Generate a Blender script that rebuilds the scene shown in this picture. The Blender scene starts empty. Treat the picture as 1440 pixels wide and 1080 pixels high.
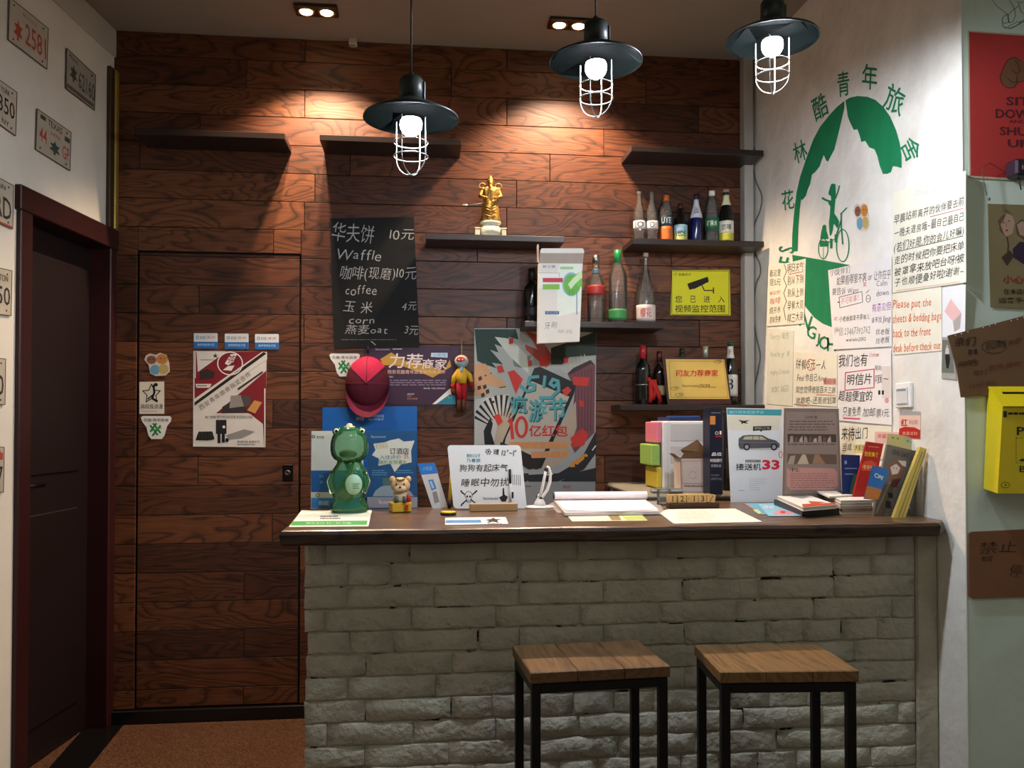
import bpy, math, random
from mathutils import Vector as V, Matrix as MX

# ------------------------------------------------------------------ camera, world, lights, exposure
sc = bpy.context.scene
COL = sc.collection
HC = 1.30
YAW, PITCH = -6.2, 1.0
cam_d = bpy.data.cameras.new('camera')
cam_d.sensor_width = 36; cam_d.lens = 30; cam_d.shift_y = 34/1440; cam_d.clip_start = 0.02
cam = bpy.data.objects.new('camera', cam_d); COL.objects.link(cam)
cam.location = (0, 0, HC)
cam.rotation_euler = (math.radians(90+PITCH), 0, math.radians(YAW))
sc.camera = cam
sc.view_settings.view_transform = 'Standard'; sc.view_settings.look = 'None'
sc.view_settings.gamma = 1; sc.view_settings.use_curve_mapping = False
sc.view_settings.exposure = 0.0
w = bpy.data.worlds.new('world'); sc.world = w; w.use_nodes = True
w.node_tree.nodes['Background'].inputs[0].default_value = (0.30, 0.30, 0.28, 1)
w.node_tree.nodes['Background'].inputs[1].default_value = 0.1

BULBS = (620.0, 820.0, 1350.0)   # strengths of the three pendant bulbs, left to right
SPOT = 78.0             # watts of each recessed downlight
def area(name, loc, rot, size, power, col):
    d = bpy.data.lights.new(name, 'AREA'); d.shape = 'RECTANGLE'; d.size, d.size_y = size; d.energy = power; d.color = col
    o = bpy.data.objects.new(name, d); COL.objects.link(o); o.location = loc; o.rotation_euler = rot
    return o
area('room_ceiling_light', (0.8, -0.6, 2.95), (0, 0, 0), (0.5, 0.5), 9, (1.0, 0.90, 0.70))
area('room_ceiling_light', (1.7, 0.2, 2.95), (0, 0, 0), (0.4, 0.4), 5.5, (0.80, 1.0, 0.86))

# ------------------------------------------------------------------ pixel -> plane
R3 = cam.rotation_euler.to_matrix()
O3 = V((0, 0, HC))
def ray(px, py):
    return R3 @ V(((px-720)/1200, -(py-574)/1200, -1))
class Plane:
    def __init__(s, p, n): s.p = V(p); s.n = V(n).normalized()
    def hit(s, px, py, off=0):
        r = ray(px, py); return O3 + r*((s.p + s.n*off - O3).dot(s.n)/r.dot(s.n))
YW = 3.88; XR = 1.567; YP = 2.31; ZC = 1.01; ZCEIL = 3.02
BACK = Plane((0, YW, 0), (0, -1, 0)); RIGHT = Plane((XR, 0, 0), (-1, 0, 0)); PILLAR = Plane((0, YP, 0), (0, -1, 0))
COUNTER = Plane((0, 0, ZC), (0, 0, 1)); FLOOR = Plane((0, 0, 0), (0, 0, 1)); CEIL = Plane((0, 0, ZCEIL), (0, 0, -1))
CORNER = V((BACK.hit(160, 300).x, YW, 0)); DL = V((-0.112, -0.9937, 0)).normalized(); NL = V((0.9937, -0.112, 0)).normalized()
LEFT = Plane(CORNER, NL)
def stand(px, py, tilt=0, yaw=0, z=ZC):
    p = Plane((0, 0, z), (0, 0, 1)).hit(px, py); a, b = math.radians(tilt), math.radians(yaw)
    return Plane(p, (math.sin(b)*math.cos(a), -math.cos(b)*math.cos(a), math.sin(a)))
def onY(px, py, y): return Plane((0, y, 0), (0, -1, 0)).hit(px, py)

# ------------------------------------------------------------------ materials
MATS = {}
def lin(c):
    c = c/255; return c/12.92 if c <= 0.04045 else ((c+0.055)/1.055)**2.4
def rgb(h): return tuple(lin(int(h[i:i+2], 16)) for i in (0, 2, 4)) + (1,)
def newmat(key):
    m = bpy.data.materials.new(key); m.use_nodes = True; nt = m.node_tree; nt.nodes.clear()
    return m, nt, nt.nodes.new('ShaderNodeOutputMaterial')
def mt(h, rough=0.6, metal=0.0, var=0.10, scale=18, emit=0, spec=0.4, bump=0, bscale=60):
    key = 'surface_%s_%d_%d_%d_%d_%g_%d' % (h, rough*100, metal*100, var*100, scale, emit, bump*1000)
    if key in MATS: return MATS[key]
    m, nt, out = newmat(key); N, L = nt.nodes.new, nt.links.new
    b = N('ShaderNodeBsdfPrincipled'); L(b.outputs[0], out.inputs[0])
    b.inputs['Roughness'].default_value = rough; b.inputs['Metallic'].default_value = metal
    b.inputs['Specular IOR Level'].default_value = spec
    tc = N('ShaderNodeTexCoord'); nz = N('ShaderNodeTexNoise'); nz.inputs['Scale'].default_value = scale; nz.inputs['Detail'].default_value = 4
    L(tc.outputs['Object'], nz.inputs['Vector'])
    c = rgb(h); mx = N('ShaderNodeMix'); mx.data_type = 'RGBA'
    mx.inputs[6].default_value = tuple(x*(1-var) for x in c[:3])+(1,); mx.inputs[7].default_value = tuple(min(1, x*(1+var)) for x in c[:3])+(1,)
    L(nz.outputs[0], mx.inputs[0]); L(mx.outputs[2], b.inputs['Base Color'])
    if emit:
        b.inputs['Emission Color'].default_value = c; b.inputs['Emission Strength'].default_value = emit
    if bump:
        n2 = N('ShaderNodeTexNoise'); n2.inputs['Scale'].default_value = bscale; n2.inputs['Detail'].default_value = 5
        L(tc.outputs['Object'], n2.inputs['Vector']); bp = N('ShaderNodeBump'); bp.inputs['Strength'].default_value = bump; bp.inputs['Distance'].default_value = 0.01
        L(n2.outputs[0], bp.inputs['Height']); L(bp.outputs[0], b.inputs['Normal'])
    MATS[key] = m; return m
def glass(h, dens=0.25, ior=1.5):
    key = 'clear_%s_%d_%d' % (h, dens*100, ior*10)
    if key in MATS: return MATS[key]
    m, nt, out = newmat(key); N, L = nt.nodes.new, nt.links.new
    t = N('ShaderNodeBsdfTransparent'); g = N('ShaderNodeBsdfGlossy'); g.inputs['Roughness'].default_value = 0.06
    lw = N('ShaderNodeLayerWeight'); lw.inputs['Blend'].default_value = 0.35
    c = rgb(h); mx = N('ShaderNodeMix'); mx.data_type = 'RGBA'
    mx.inputs[6].default_value = tuple(1-(1-x)*dens for x in c[:3])+(1,); mx.inputs[7].default_value = tuple(x*(0.8 if ior > 1.3 else 1.0) for x in c[:3])+(1,)
    L(lw.outputs['Facing'], mx.inputs[0]); L(mx.outputs[2], t.inputs[0])
    d = N('ShaderNodeBsdfDiffuse'); d.inputs[0].default_value = c
    m0 = N('ShaderNodeMixShader'); m0.inputs[0].default_value = min(0.6, dens*0.5); L(t.outputs[0], m0.inputs[1]); L(d.outputs[0], m0.inputs[2])
    fr = N('ShaderNodeFresnel'); fr.inputs[0].default_value = ior
    ms = N('ShaderNodeMixShader'); L(fr.outputs[0], ms.inputs[0]); L(m0.outputs[0], ms.inputs[1]); L(g.outputs[0], ms.inputs[2]); L(ms.outputs[0], out.inputs[0])
    MATS[key] = m; return m
def wood(key, dark, mid, light, sx=1.7, sz=6.0, rings=15, rough=0.5, axis='XZ', amount=0.88):
    if key in MATS: return MATS[key]
    m, nt, out = newmat(key); N, L = nt.nodes.new, nt.links.new
    b = N('ShaderNodeBsdfPrincipled'); L(b.outputs[0], out.inputs[0]); b.inputs['Roughness'].default_value = rough; b.inputs['Specular IOR Level'].default_value = 0.4
    tc = N('ShaderNodeTexCoord'); oi = N('ShaderNodeObjectInfo'); cb = N('ShaderNodeCombineXYZ')
    mu = N('ShaderNodeMath'); mu.operation = 'MULTIPLY'; mu.inputs[1].default_value = 63.0; L(oi.outputs['Random'], mu.inputs[0])
    for i in range(3): L(mu.outputs[0], cb.inputs[i])
    mp = N('ShaderNodeMapping')
    s = {'XZ': (sx, sz, sz), 'YX': (sz, sx, sz), 'XY': (sx, sz, sz)}[axis]; mp.inputs['Scale'].default_value = s
    L(tc.outputs['Object'], mp.inputs['Vector'])
    ad = N('ShaderNodeVectorMath'); ad.operation = 'ADD'; L(mp.outputs[0], ad.inputs[0]); L(cb.outputs[0], ad.inputs[1])
    n1 = N('ShaderNodeTexNoise'); n1.inputs['Scale'].default_value = 1.0; n1.inputs['Detail'].default_value = 2.5; n1.inputs['Roughness'].default_value = 0.45; n1.inputs['Distortion'].default_value = 0.7
    L(ad.outputs[0], n1.inputs['Vector'])
    mr = N('ShaderNodeMath'); mr.operation = 'MULTIPLY'; mr.inputs[1].default_value = rings; L(n1.outputs[0], mr.inputs[0])
    fr = N('ShaderNodeMath'); fr.operation = 'FRACT'; L(mr.outputs[0], fr.inputs[0])
    r = N('ShaderNodeValToRGB'); e = r.color_ramp.elements; e[0].position = 0; e[0].color = (0.10, 0.08, 0.07, 1); e[1].position = 0.26; e[1].color = (0.78, 0.77, 0.76, 1)
    x = e.new(0.75); x.color = (1, 1, 1, 1); x = e.new(0.97); x.color = (0.55, 0.55, 0.55, 1)
    L(fr.outputs[0], r.inputs[0])
    n2 = N('ShaderNodeTexNoise'); n2.inputs['Scale'].default_value = 1; n2.inputs['Detail'].default_value = 5
    mp2 = N('ShaderNodeMapping'); mp2.inputs['Scale'].default_value = tuple(v*(5 if v == sx else 22) for v in s); L(tc.outputs['Object'], mp2.inputs['Vector']); L(mp2.outputs[0], n2.inputs['Vector'])
    cr = N('ShaderNodeValToRGB'); e = cr.color_ramp.elements; e[0].color = rgb(dark); e[0].position = 0.2; e[1].color = rgb(light); e[1].position = 0.85; x = e.new(0.5); x.color = rgb(mid)
    a2 = N('ShaderNodeMath'); a2.operation = 'MULTIPLY_ADD'; a2.inputs[1].default_value = 0.45; L(oi.outputs['Random'], a2.inputs[0])
    a3 = N('ShaderNodeMath'); a3.operation = 'MULTIPLY_ADD'; a3.inputs[1].default_value = 0.7; a3.inputs[2].default_value = -0.08; L(n2.outputs[0], a3.inputs[0]); L(a3.outputs[0], a2.inputs[2])
    L(a2.outputs[0], cr.inputs[0])
    mx = N('ShaderNodeMix'); mx.data_type = 'RGBA'; mx.blend_type = 'MULTIPLY'; mx.inputs[0].default_value = amount; L(cr.outputs[0], mx.inputs[6]); L(r.outputs[0], mx.inputs[7])
    L(mx.outputs[2], b.inputs['Base Color'])
    bp = N('ShaderNodeBump'); bp.inputs['Strength'].default_value = 0.14; bp.inputs['Distance'].default_value = 0.003; L(r.outputs[0], bp.inputs['Height']); L(bp.outputs[0], b.inputs['Normal'])
    MATS[key] = m; return m
def plaster(key, h, stain, amt=0.5, scale=2.2, bump=0.25, bscale=9, rough=0.7, lo=0.42, hi=0.75):
    if key in MATS: return MATS[key]
    m, nt, out = newmat(key); N, L = nt.nodes.new, nt.links.new
    b = N('ShaderNodeBsdfPrincipled'); L(b.outputs[0], out.inputs[0]); b.inputs['Roughness'].default_value = rough; b.inputs['Specular IOR Level'].default_value = 0.25
    g = N('ShaderNodeNewGeometry'); n1 = N('ShaderNodeTexNoise'); n1.inputs['Scale'].default_value = scale; n1.inputs['Detail'].default_value = 8; n1.inputs['Roughness'].default_value = 0.62
    L(g.outputs['Position'], n1.inputs['Vector'])
    r = N('ShaderNodeValToRGB'); e = r.color_ramp.elements; e[0].position = lo; e[0].color = (0, 0, 0, 1); e[1].position = hi; e[1].color = (amt, amt, amt, 1); L(n1.outputs[0], r.inputs[0])
    mx = N('ShaderNodeMix'); mx.data_type = 'RGBA'; mx.inputs[6].default_value = rgb(h); mx.inputs[7].default_value = rgb(stain); L(r.outputs[0], mx.inputs[0]); L(mx.outputs[2], b.inputs['Base Color'])
    n2 = N('ShaderNodeTexNoise'); n2.inputs['Scale'].default_value = bscale; n2.inputs['Detail'].default_value = 7; L(g.outputs['Position'], n2.inputs['Vector'])
    bp = N('ShaderNodeBump'); bp.inputs['Strength'].default_value = bump; bp.inputs['Distance'].default_value = 0.02; L(n2.outputs[0], bp.inputs['Height']); L(bp.outputs[0], b.inputs['Normal'])
    MATS[key] = m; return m
def speckle(key, a, bcol, c, scale=260, rough=0.35):
    m, nt, out = newmat(key); N, L = nt.nodes.new, nt.links.new
    b = N('ShaderNodeBsdfPrincipled'); L(b.outputs[0], out.inputs[0]); b.inputs['Roughness'].default_value = rough
    g = N('ShaderNodeNewGeometry'); v = N('ShaderNodeTexVoronoi'); v.inputs['Scale'].default_value = scale; L(g.outputs['Position'], v.inputs['Vector'])
    r = N('ShaderNodeValToRGB'); e = r.color_ramp.elements; e[0].color = rgb(a); e[1].color = rgb(c); x = e.new(0.6); x.color = rgb(bcol)
    L(v.outputs['Color'], r.inputs[0]); L(r.outputs[0], b.inputs['Base Color'])
    return m
PANEL = wood('wood_wall_plank', '3e2011', '61351d', '804e2d')
PLANKDOOR = PANEL
COUNTERWOOD = wood('wood_countertop', '4c3828', '6e5440', '8d7156', sx=1.5, sz=12, rings=9, rough=0.3, axis='XY')
SEATWOOD = wood('wood_stool_seat', '4a3822', '6c5034', '85663f', sx=2.0, sz=14, rings=7, rough=0.45, axis='YX', amount=0.5)
SHELFWOOD = mt('2a211f', 0.35, var=0.2)
BLACK = mt('0f0f10', 0.5); INK = mt('1c1a1c', 0.7, var=0.05); WHITE = mt('e8e6e0', 0.55, var=0.04); PAPER = mt('ece9e2', 0.8, var=0.05)
METAL = mt('9a9a98', 0.3, 1.0)

# ------------------------------------------------------------------ mesh builder
class MB:
    def __init__(s): s.v = []; s.f = []; s.m = []; s.sm = []; s.mats = []
    def mi(s, m):
        if m not in s.mats: s.mats.append(m)
        return s.mats.index(m)
    def add(s, vs, fs, m, smooth=False):
        b = len(s.v); s.v += [V(v) for v in vs]; i = s.mi(m)
        for f in fs: s.f.append([b+k for k in f]); s.m.append(i); s.sm.append(smooth)
        return s
    def box(s, c, d, m, rot=None, bev=0.0):
        c = V(c); hx, hy, hz = d[0]/2, d[1]/2, d[2]/2
        if bev <= 0:
            vs = [V((x*hx, y*hy, z*hz)) for z in (-1, 1) for y in (-1, 1) for x in (-1, 1)]
            fs = [(0, 2, 3, 1), (4, 5, 7, 6), (0, 1, 5, 4), (2, 6, 7, 3), (0, 4, 6, 2), (1, 3, 7, 5)]
        else:
            bev = min(bev, hx*.9, hy*.9, hz*.9)
            vs = []; idx = {}
            for sx in (-1, 1):
                for sy in (-1, 1):
                    for sz in (-1, 1):
                        for a in range(3):
                            q = [sx*(hx-bev), sy*(hy-bev), sz*(hz-bev)]; q[a] = (sx*hx, sy*hy, sz*hz)[a]
                            idx[(sx, sy, sz, a)] = len(vs); vs.append(V(q))
            fs = []
            for a in range(3):
                b_, c_ = (a+1) % 3, (a+2) % 3
                for sg in (-1, 1):
                    q = []
                    for (p1, p2) in ((-1, -1), (1, -1), (1, 1), (-1, 1)):
                        k = [0, 0, 0]; k[a] = sg; k[b_] = p1; k[c_] = p2; q.append(idx[tuple(k)+(a,)])
                    fs.append(q if sg > 0 else q[::-1])
                for p1 in (-1, 1):
                    for p2 in (-1, 1):
                        k0 = [0, 0, 0]; k1 = [0, 0, 0]; k0[a] = -1; k1[a] = 1; k0[b_] = k1[b_] = p1; k0[c_] = k1[c_] = p2
                        q = [idx[tuple(k0)+(b_,)], idx[tuple(k1)+(b_,)], idx[tuple(k1)+(c_,)], idx[tuple(k0)+(c_,)]]
                        fs.append(q if p1*p2 > 0 else q[::-1])
            for sx in (-1, 1):
                for sy in (-1, 1):
                    for sz in (-1, 1):
                        q = [idx[(sx, sy, sz, a)] for a in range(3)]; fs.append(q if sx*sy*sz > 0 else q[::-1])
        if rot is not None: vs = [rot @ v for v in vs]
        return s.add([v+c for v in vs], fs, m)
    def lathe(s, c, prof, m, n=24, sx=1, sy=1, rot=None, smooth=True, fold=None):
        c = V(c); vs = []; fs = []
        for (r, z) in prof:
            for k in range(n):
                a = 2*math.pi*k/n; rr = r*(1+(fold(a, z) if fold else 0)); v = V((rr*sx*math.cos(a), rr*sy*math.sin(a), z))
                vs.append(c + (rot @ v if rot else v))
        for i in range(len(prof)-1):
            for k in range(n):
                fs.append((i*n+k, i*n+(k+1) % n, (i+1)*n+(k+1) % n, (i+1)*n+k))
        if prof[0][0] > 1e-5: fs.append(list(range(n))[::-1])
        if prof[-1][0] > 1e-5: fs.append([(len(prof)-1)*n+k for k in range(n)])
        return s.add(vs, fs, m, smooth)
    def ell(s, c, r, m, rot=None, n=16, k=9):
        prof = [(max(1e-6, math.sin(math.pi*i/k)), -math.cos(math.pi*i/k)) for i in range(k+1)]
        c = V(c); vs = []; fs = []
        for (a, z) in prof:
            for j in range(n):
                t = 2*math.pi*j/n; v = V((r[0]*a*math.cos(t), r[1]*a*math.sin(t), r[2]*z)); vs.append(c+(rot @ v if rot else v))
        for i in range(k):
            for j in range(n): fs.append((i*n+j, i*n+(j+1) % n, (i+1)*n+(j+1) % n, (i+1)*n+j))
        return s.add(vs, fs, m, True)
    def tube(s, pts, r, m, n=8, closed=False):
        pts = [V(p) for p in pts]; L = len(pts); rs = r if isinstance(r, (list, tuple)) else [r]*L
        vs = []; fs = []; up = None
        for i, p in enumerate(pts):
            if closed: d = pts[(i+1) % L]-pts[i-1]
            else: d = pts[min(i+1, L-1)]-pts[max(i-1, 0)]
            d.normalize()
            if up is None: up = V((0, 0, 1)) if abs(d.z) < 0.9 else V((1, 0, 0))
            a = d.cross(up); a.normalize(); b = a.cross(d); up = b
            for k in range(n):
                t = 2*math.pi*k/n; vs.append(p+(a*math.cos(t)+b*math.sin(t))*rs[i])
        for i in range(L if closed else L-1):
            j = (i+1) % L
            for k in range(n): fs.append((i*n+k, i*n+(k+1) % n, j*n+(k+1) % n, j*n+k))
        if not closed: fs.append(list(range(n))[::-1]); fs.append([(L-1)*n+k for k in range(n)])
        return s.add(vs, fs, m, True)
    def slab(s, front, n, th, m, side=None):
        """front: outline points (3-D); extruded back by th along -n"""
        L = len(front); back = [V(p)-V(n)*th for p in front]
        s.add(list(front)+back, [list(range(L))], m)
        b = len(s.v)-2*L; i = s.mi(side or m)
        s.f.append([b+L+k for k in range(L)][::-1]); s.m.append(i); s.sm.append(False)
        for k in range(L): s.f.append([b+k, b+(k+1) % L, b+L+(k+1) % L, b+L+k]); s.m.append(i); s.sm.append(False)
        return s
    def build(s, name, parent=None, label=None, cat=None, group=None, kind=None, origin=None):
        if origin is None:
            if parent is not None and parent.type == 'EMPTY': origin = V((0, 0, 0)); base = wloc(parent)
            elif parent is not None: base = wloc(parent)
            else: base = None
            if base is None:
                xs = [v.x for v in s.v]; ys = [v.y for v in s.v]; zs = [v.z for v in s.v]
                base = V(((min(xs)+max(xs))/2, (min(ys)+max(ys))/2, min(zs)))
        else: base = V(origin)
        me = bpy.data.meshes.new(name); me.from_pydata([tuple(v-base) for v in s.v], [], s.f)
        for m in s.mats: me.materials.append(m)
        me.polygons.foreach_set('material_index', s.m); me.polygons.foreach_set('use_smooth', s.sm); me.update()
        o = bpy.data.objects.new(name, me); COL.objects.link(o)
        o.location = base if parent is None else base - wloc(parent)
        if parent is not None: o.parent = parent
        WL[o.name] = base.copy()
        tag(o, label, cat, group, kind); return o
WL = {}
def wloc(o): return WL[o.name]
def tag(o, label=None, cat=None, group=None, kind=None):
    if label: o['label'] = label
    if cat: o['category'] = cat
    if group: o['group'] = group
    if kind: o['kind'] = kind
    return o
def thing(name, loc, label, cat, group=None):
    o = bpy.data.objects.new(name, None); o.empty_display_size = 0.05; COL.objects.link(o); o.location = V(loc); WL[o.name] = V(loc)
    return tag(o, label, cat, group)
def copytree(o, delta, label=None, parent=None):
    c = o.copy(); COL.objects.link(c)
    WL[c.name] = WL[o.name]+V(delta)
    if parent is None: c.location = o.location+V(delta)
    else: c.parent = parent
    if label: c['label'] = label
    for ch in list(o.children): copytree(ch, delta, None, c)
    return c

# ------------------------------------------------------------------ lettering
GL = {}
def glyphs(s, off=0.0):
    k = (s, off)
    if k not in GL:
        c = bpy.data.curves.new('lettering', 'FONT'); c.body = s; c.resolution_u = 2; c.offset = off
        o = bpy.data.objects.new('lettering_source', c); m = bpy.data.meshes.new_from_object(o)
        GL[k] = ([(v.co.x, v.co.y) for v in m.vertices], [list(p.vertices) for p in m.polygons])
        bpy.data.objects.remove(o); bpy.data.meshes.remove(m); bpy.data.curves.remove(c)
    return GL[k]
def gw(c):
    vs, fs = glyphs(c)
    return (max(v[0] for v in vs)-min(v[0] for v in vs)) if vs else .3
class Sheet:
    """A flat thing on a plane; every print item is given in photo pixels and lies on that plane."""
    def __init__(s, name, label, cat, plane, quad, m, th=0.001, off=0.001, group=None, side=None, parent=None, kind=None, pad=None):
        s.pl = plane; s.top = off+th; s.art = MB(); s.let = MB(); s.rnd = random.Random(len(quad)*7+int(abs(quad[0][0])*13))
        if len(quad) == 2:
            (x0, y0), (x1, y1) = quad; quad = [(x0, y0), (x1, y0), (x1, y1), (x0, y1)]
        b = MB(); b.slab([plane.hit(x, y, s.top) for x, y in quad], plane.n, th, m, side)
        s.q = quad
        s.base = b; s.how = dict(name=name, parent=parent, label=label, cat=cat, group=group, kind=kind)
    def P(s, x, y, l): return s.pl.hit(x, y, s.top+0.0002+0.00025*l+0.000004*(len(s.art.f)+s.bump))
    bump = 0
    def poly(s, pts, m, l=0): s.art.add([s.P(x, y, l) for x, y in pts], [list(range(len(pts)))], m); return s
    def rect(s, x0, y0, x1, y1, m, l=0, sl=0): return s.poly([(x0, y0), (x1, y0+sl*(x1-x0)), (x1, y1+sl*(x1-x0)), (x0, y1)], m, l)
    def disc(s, cx, cy, rx, ry, m, l=0, n=20, a=0):
        ca, sa = math.cos(a), math.sin(a)
        return s.poly([(cx+rx*math.cos(2*math.pi*k/n)*ca-ry*math.sin(2*math.pi*k/n)*sa, cy+rx*math.cos(2*math.pi*k/n)*sa+ry*math.sin(2*math.pi*k/n)*ca) for k in range(n)], m, l)
    def line(s, pts, w, m, l=1, mb=None):
        mb = mb or s.art
        for (x0, y0), (x1, y1) in zip(pts, pts[1:]):
            d = math.hypot(x1-x0, y1-y0) or 1; nx, ny = -(y1-y0)/d*w/2, (x1-x0)/d*w/2; ex, ey = (x1-x0)/d*w*.3, (y1-y0)/d*w*.3
            mb.add([s.P(x0+nx-ex, y0+ny-ey, l), s.P(x1+nx+ex, y1+ny+ey, l), s.P(x1-nx+ex, y1-ny+ey, l), s.P(x0-nx-ex, y0-ny-ey, l)], [(0, 1, 2, 3)], m)
        return s
    def ring(s, cx, cy, rx, ry, w, m, l=1, n=22, a0=0, a1=360):
        vs = []
        for k in range(n):
            a = 2*math.pi*k/n
            for d in (-w/2, w/2): vs.append(s.P(cx+(rx+d)*math.cos(a), cy+(ry+d)*math.sin(a), l))
        s.art.add(vs, [(2*k, 2*k+1, (2*k+3) % (2*n), (2*k+2) % (2*n)) for k in range(n)], m); return s
    def arc(s, cx, cy, rx, ry, w, m, l=1, n=22, a0=0, a1=360):
        return s.line([(cx+rx*math.cos(math.radians(a0+(a1-a0)*k/n)), cy+ry*math.sin(math.radians(a0+(a1-a0)*k/n))) for k in range(n+1)], w, m, l)
    def text(s, t, x0, y0, x1, y1, m, l=2, sl=0, off=0.0, shear=0, tilt=0):
        """fits the string's own outline into the pixel box; sl: slope of the baseline"""
        vs, fs = glyphs(t, off)
        if not vs: return s
        a0 = min(v[0] for v in vs); a1 = max(v[0] for v in vs); b0 = min(v[1] for v in vs); b1 = max(v[1] for v in vs)
        out = []
        for (a, b) in vs:
            u = (a-a0)/(a1-a0 or 1); q = (b1-b)/(b1-b0 or 1); x = x0+u*(x1-x0)+shear*(1-q)*(y1-y0); out.append(s.P(x, y0+q*(y1-y0)+sl*(x-x0), l))
        s.let.add(out, fs, m); return s
    def rot(s, t, cx, cy, h, ang, m, l=2, wx=1.0, off=0.0):
        """one glyph centred at cx, cy, turned by ang degrees"""
        vs, fs = glyphs(t, off); a0 = min(v[0] for v in vs); a1 = max(v[0] for v in vs); b0 = min(v[1] for v in vs); b1 = max(v[1] for v in vs)
        k = h/(b1-b0); ca, sa = math.cos(math.radians(ang)), math.sin(math.radians(ang)); out = []
        for a, b in vs:
            x = (a-(a0+a1)/2)*k; y = -(b-(b0+b1)/2)*k; out.append(s.P(cx+(x*ca-y*sa)*wx, cy+x*sa+y*ca, l))
        s.let.add(out, fs, m); return s
    def hand(s, t, x0, y0, x1, y1, m, l=2, sl=0, off=-0.008, jit=1.0, lean=0.12):
        """hand lettering: each character a little different in size, tilt and height"""
        wt = [0.3 if c == ' ' else (gw(c)+.1 if ord(c) < 0x2000 else 1.0) for c in t]; tot = sum(wt); x = x0; H = y1-y0; r = s.rnd
        for c, wg in zip(t, wt):
            cw = (x1-x0)*wg/tot
            if c != ' ':
                vs, fs = glyphs(c, off); lat = ord(c) < 0x2000; em = wg
                k = (1+r.uniform(-.1, .1)*jit); a = r.uniform(-.09, .09)*jit; dy = r.uniform(-.06, .06)*jit*H; out = []
                mid = (min(v[0] for v in vs)+max(v[0] for v in vs))/2 if lat else 0.5
                for (gx, gy) in vs:
                    u = (gx-mid)*k; q = (gy-0.35)*k; u, q = u*math.cos(a)-q*math.sin(a)+lean*q, u*math.sin(a)+q*math.cos(a)
                    xx = x+cw/2+u*cw/em*0.98; out.append(s.P(xx, (y0+y1)/2+dy-q*H*1.05+sl*(xx-x0), l))
                s.let.add(out, fs, m)
            x += cw
        return s
    def lines(s, x0, y0, x1, n, dy, m, h=1.2, sl=0, l=1, rag=0.25):
        """rows of small unreadable print"""
        for i in range(n):
            x = x0; e = x1-(x1-x0)*s.rnd.random()*rag
            while x < e:
                wd = s.rnd.uniform(2.5, 9)*(x1-x0)/60; wd = min(wd, e-x); yy = y0+i*dy+sl*(x-x0)
                s.rect(x, yy, x+wd, yy+h, m, l, sl); x += wd+s.rnd.uniform(.6, 1.6)*(x1-x0)/60
        return s
    def done(s, art='printed_design', let='lettering'):
        for q in (s.art, s.let):
            n0 = len(s.base.v)
            for f, i, sm in zip(q.f, q.m, q.sm):
                s.base.f.append([n0+k for k in f]); s.base.m.append(s.base.mi(q.mats[i])); s.base.sm.append(sm)
            s.base.v += q.v
        return s.base.build(**s.how)

# ================================================================== ROOM
rnd = random.Random(5)
WALLW = plaster('painted_wall_white', 'dcd8cc', 'b9b1a0', 0.5, 1.6, 0.18)
WALLR = plaster('painted_wall_right', 'eeebe2', 'b5ab9c', 0.55, 2.6, 0.35, 14)
WALLG = plaster('painted_pillar', 'c9d6cb', 'aebdb0', 0.5, 2.0, 0.15)
CEILM = plaster('ceiling_paint', '968d84', '877e75', 0.5, 1.2, 0.08)
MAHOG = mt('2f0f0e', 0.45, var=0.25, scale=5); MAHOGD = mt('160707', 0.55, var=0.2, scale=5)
def struct(mb, name, **k): return mb.build(name, kind='structure', **k)
FX0, FX1, FY0 = -2.1, 3.0, -1.4
# floor
b = MB(); b.box(((FX0+FX1)/2-.1, (FY0+4.1)/2, -0.05), (FX1-FX0+.5, 4.1-FY0+.2, 0.1), speckle('terrazzo_floor', '2e1d15', '5f412f', '8d6a50'))
floor = struct(b, 'floor')
STRIP = mt('100e0f', 0.3)
s1 = [FLOOR.hit(130, 1011), FLOOR.hit(179, 1013), FLOOR.hit(125, 1080), FLOOR.hit(69, 1080)]
d1 = (s1[3]-s1[0])*4; d2 = (s1[2]-s1[1])*4
b = MB(); b.slab([p+V((0, 0, .002)) for p in (s1[0], s1[0]+d1, s1[1]+d2, s1[1])], (0, 0, 1), .004, STRIP); b.build('border_strip', parent=floor)
# ceiling
b = MB(); b.box(((FX0+FX1)/2, (FY0+4.1)/2, ZCEIL+.05), (FX1-FX0+.6, 4.1-FY0+.2, 0.1), CEILM); struct(b, 'ceiling')
# back wall
DX0 = BACK.hit(193, 500).x; DX1 = BACK.hit(423, 500).x; DZ1 = 2.054; DZ0 = 0.062
WX0 = CORNER.x; WX1 = BACK.hit(1041, 400).x
b = MB(); b.box(((WX0+XR)/2, YW+.075, ZCEIL/2), (XR-WX0+.3, 0.12, ZCEIL), mt('120a08', 0.8)); wb = struct(b, 'wall_back')
b = MB(); b.box(((DX0+DX1)/2, YW+.006, (DZ0+DZ1)/2), (DX1-DX0-.012, 0.012, DZ1-DZ0-.012), mt('120a08', 0.8)); dr = struct(b, 'door_1')
def plank(x0, x1, z0, z1, yf, parent):
    g = .0011
    if x1-x0 < .004 or z1-z0 < .006: return
    MB().box(((x0+x1)/2, yf+.007, (z0+z1)/2), (x1-x0-2*g, .014, z1-z0-2*g), PANEL, bev=.0016).build('plank', parent=parent, origin=((x0+x1)/2, yf+.007, (z0+z1)/2))
z = 2.64-.125*21; row = 0; PW = .9085
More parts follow.
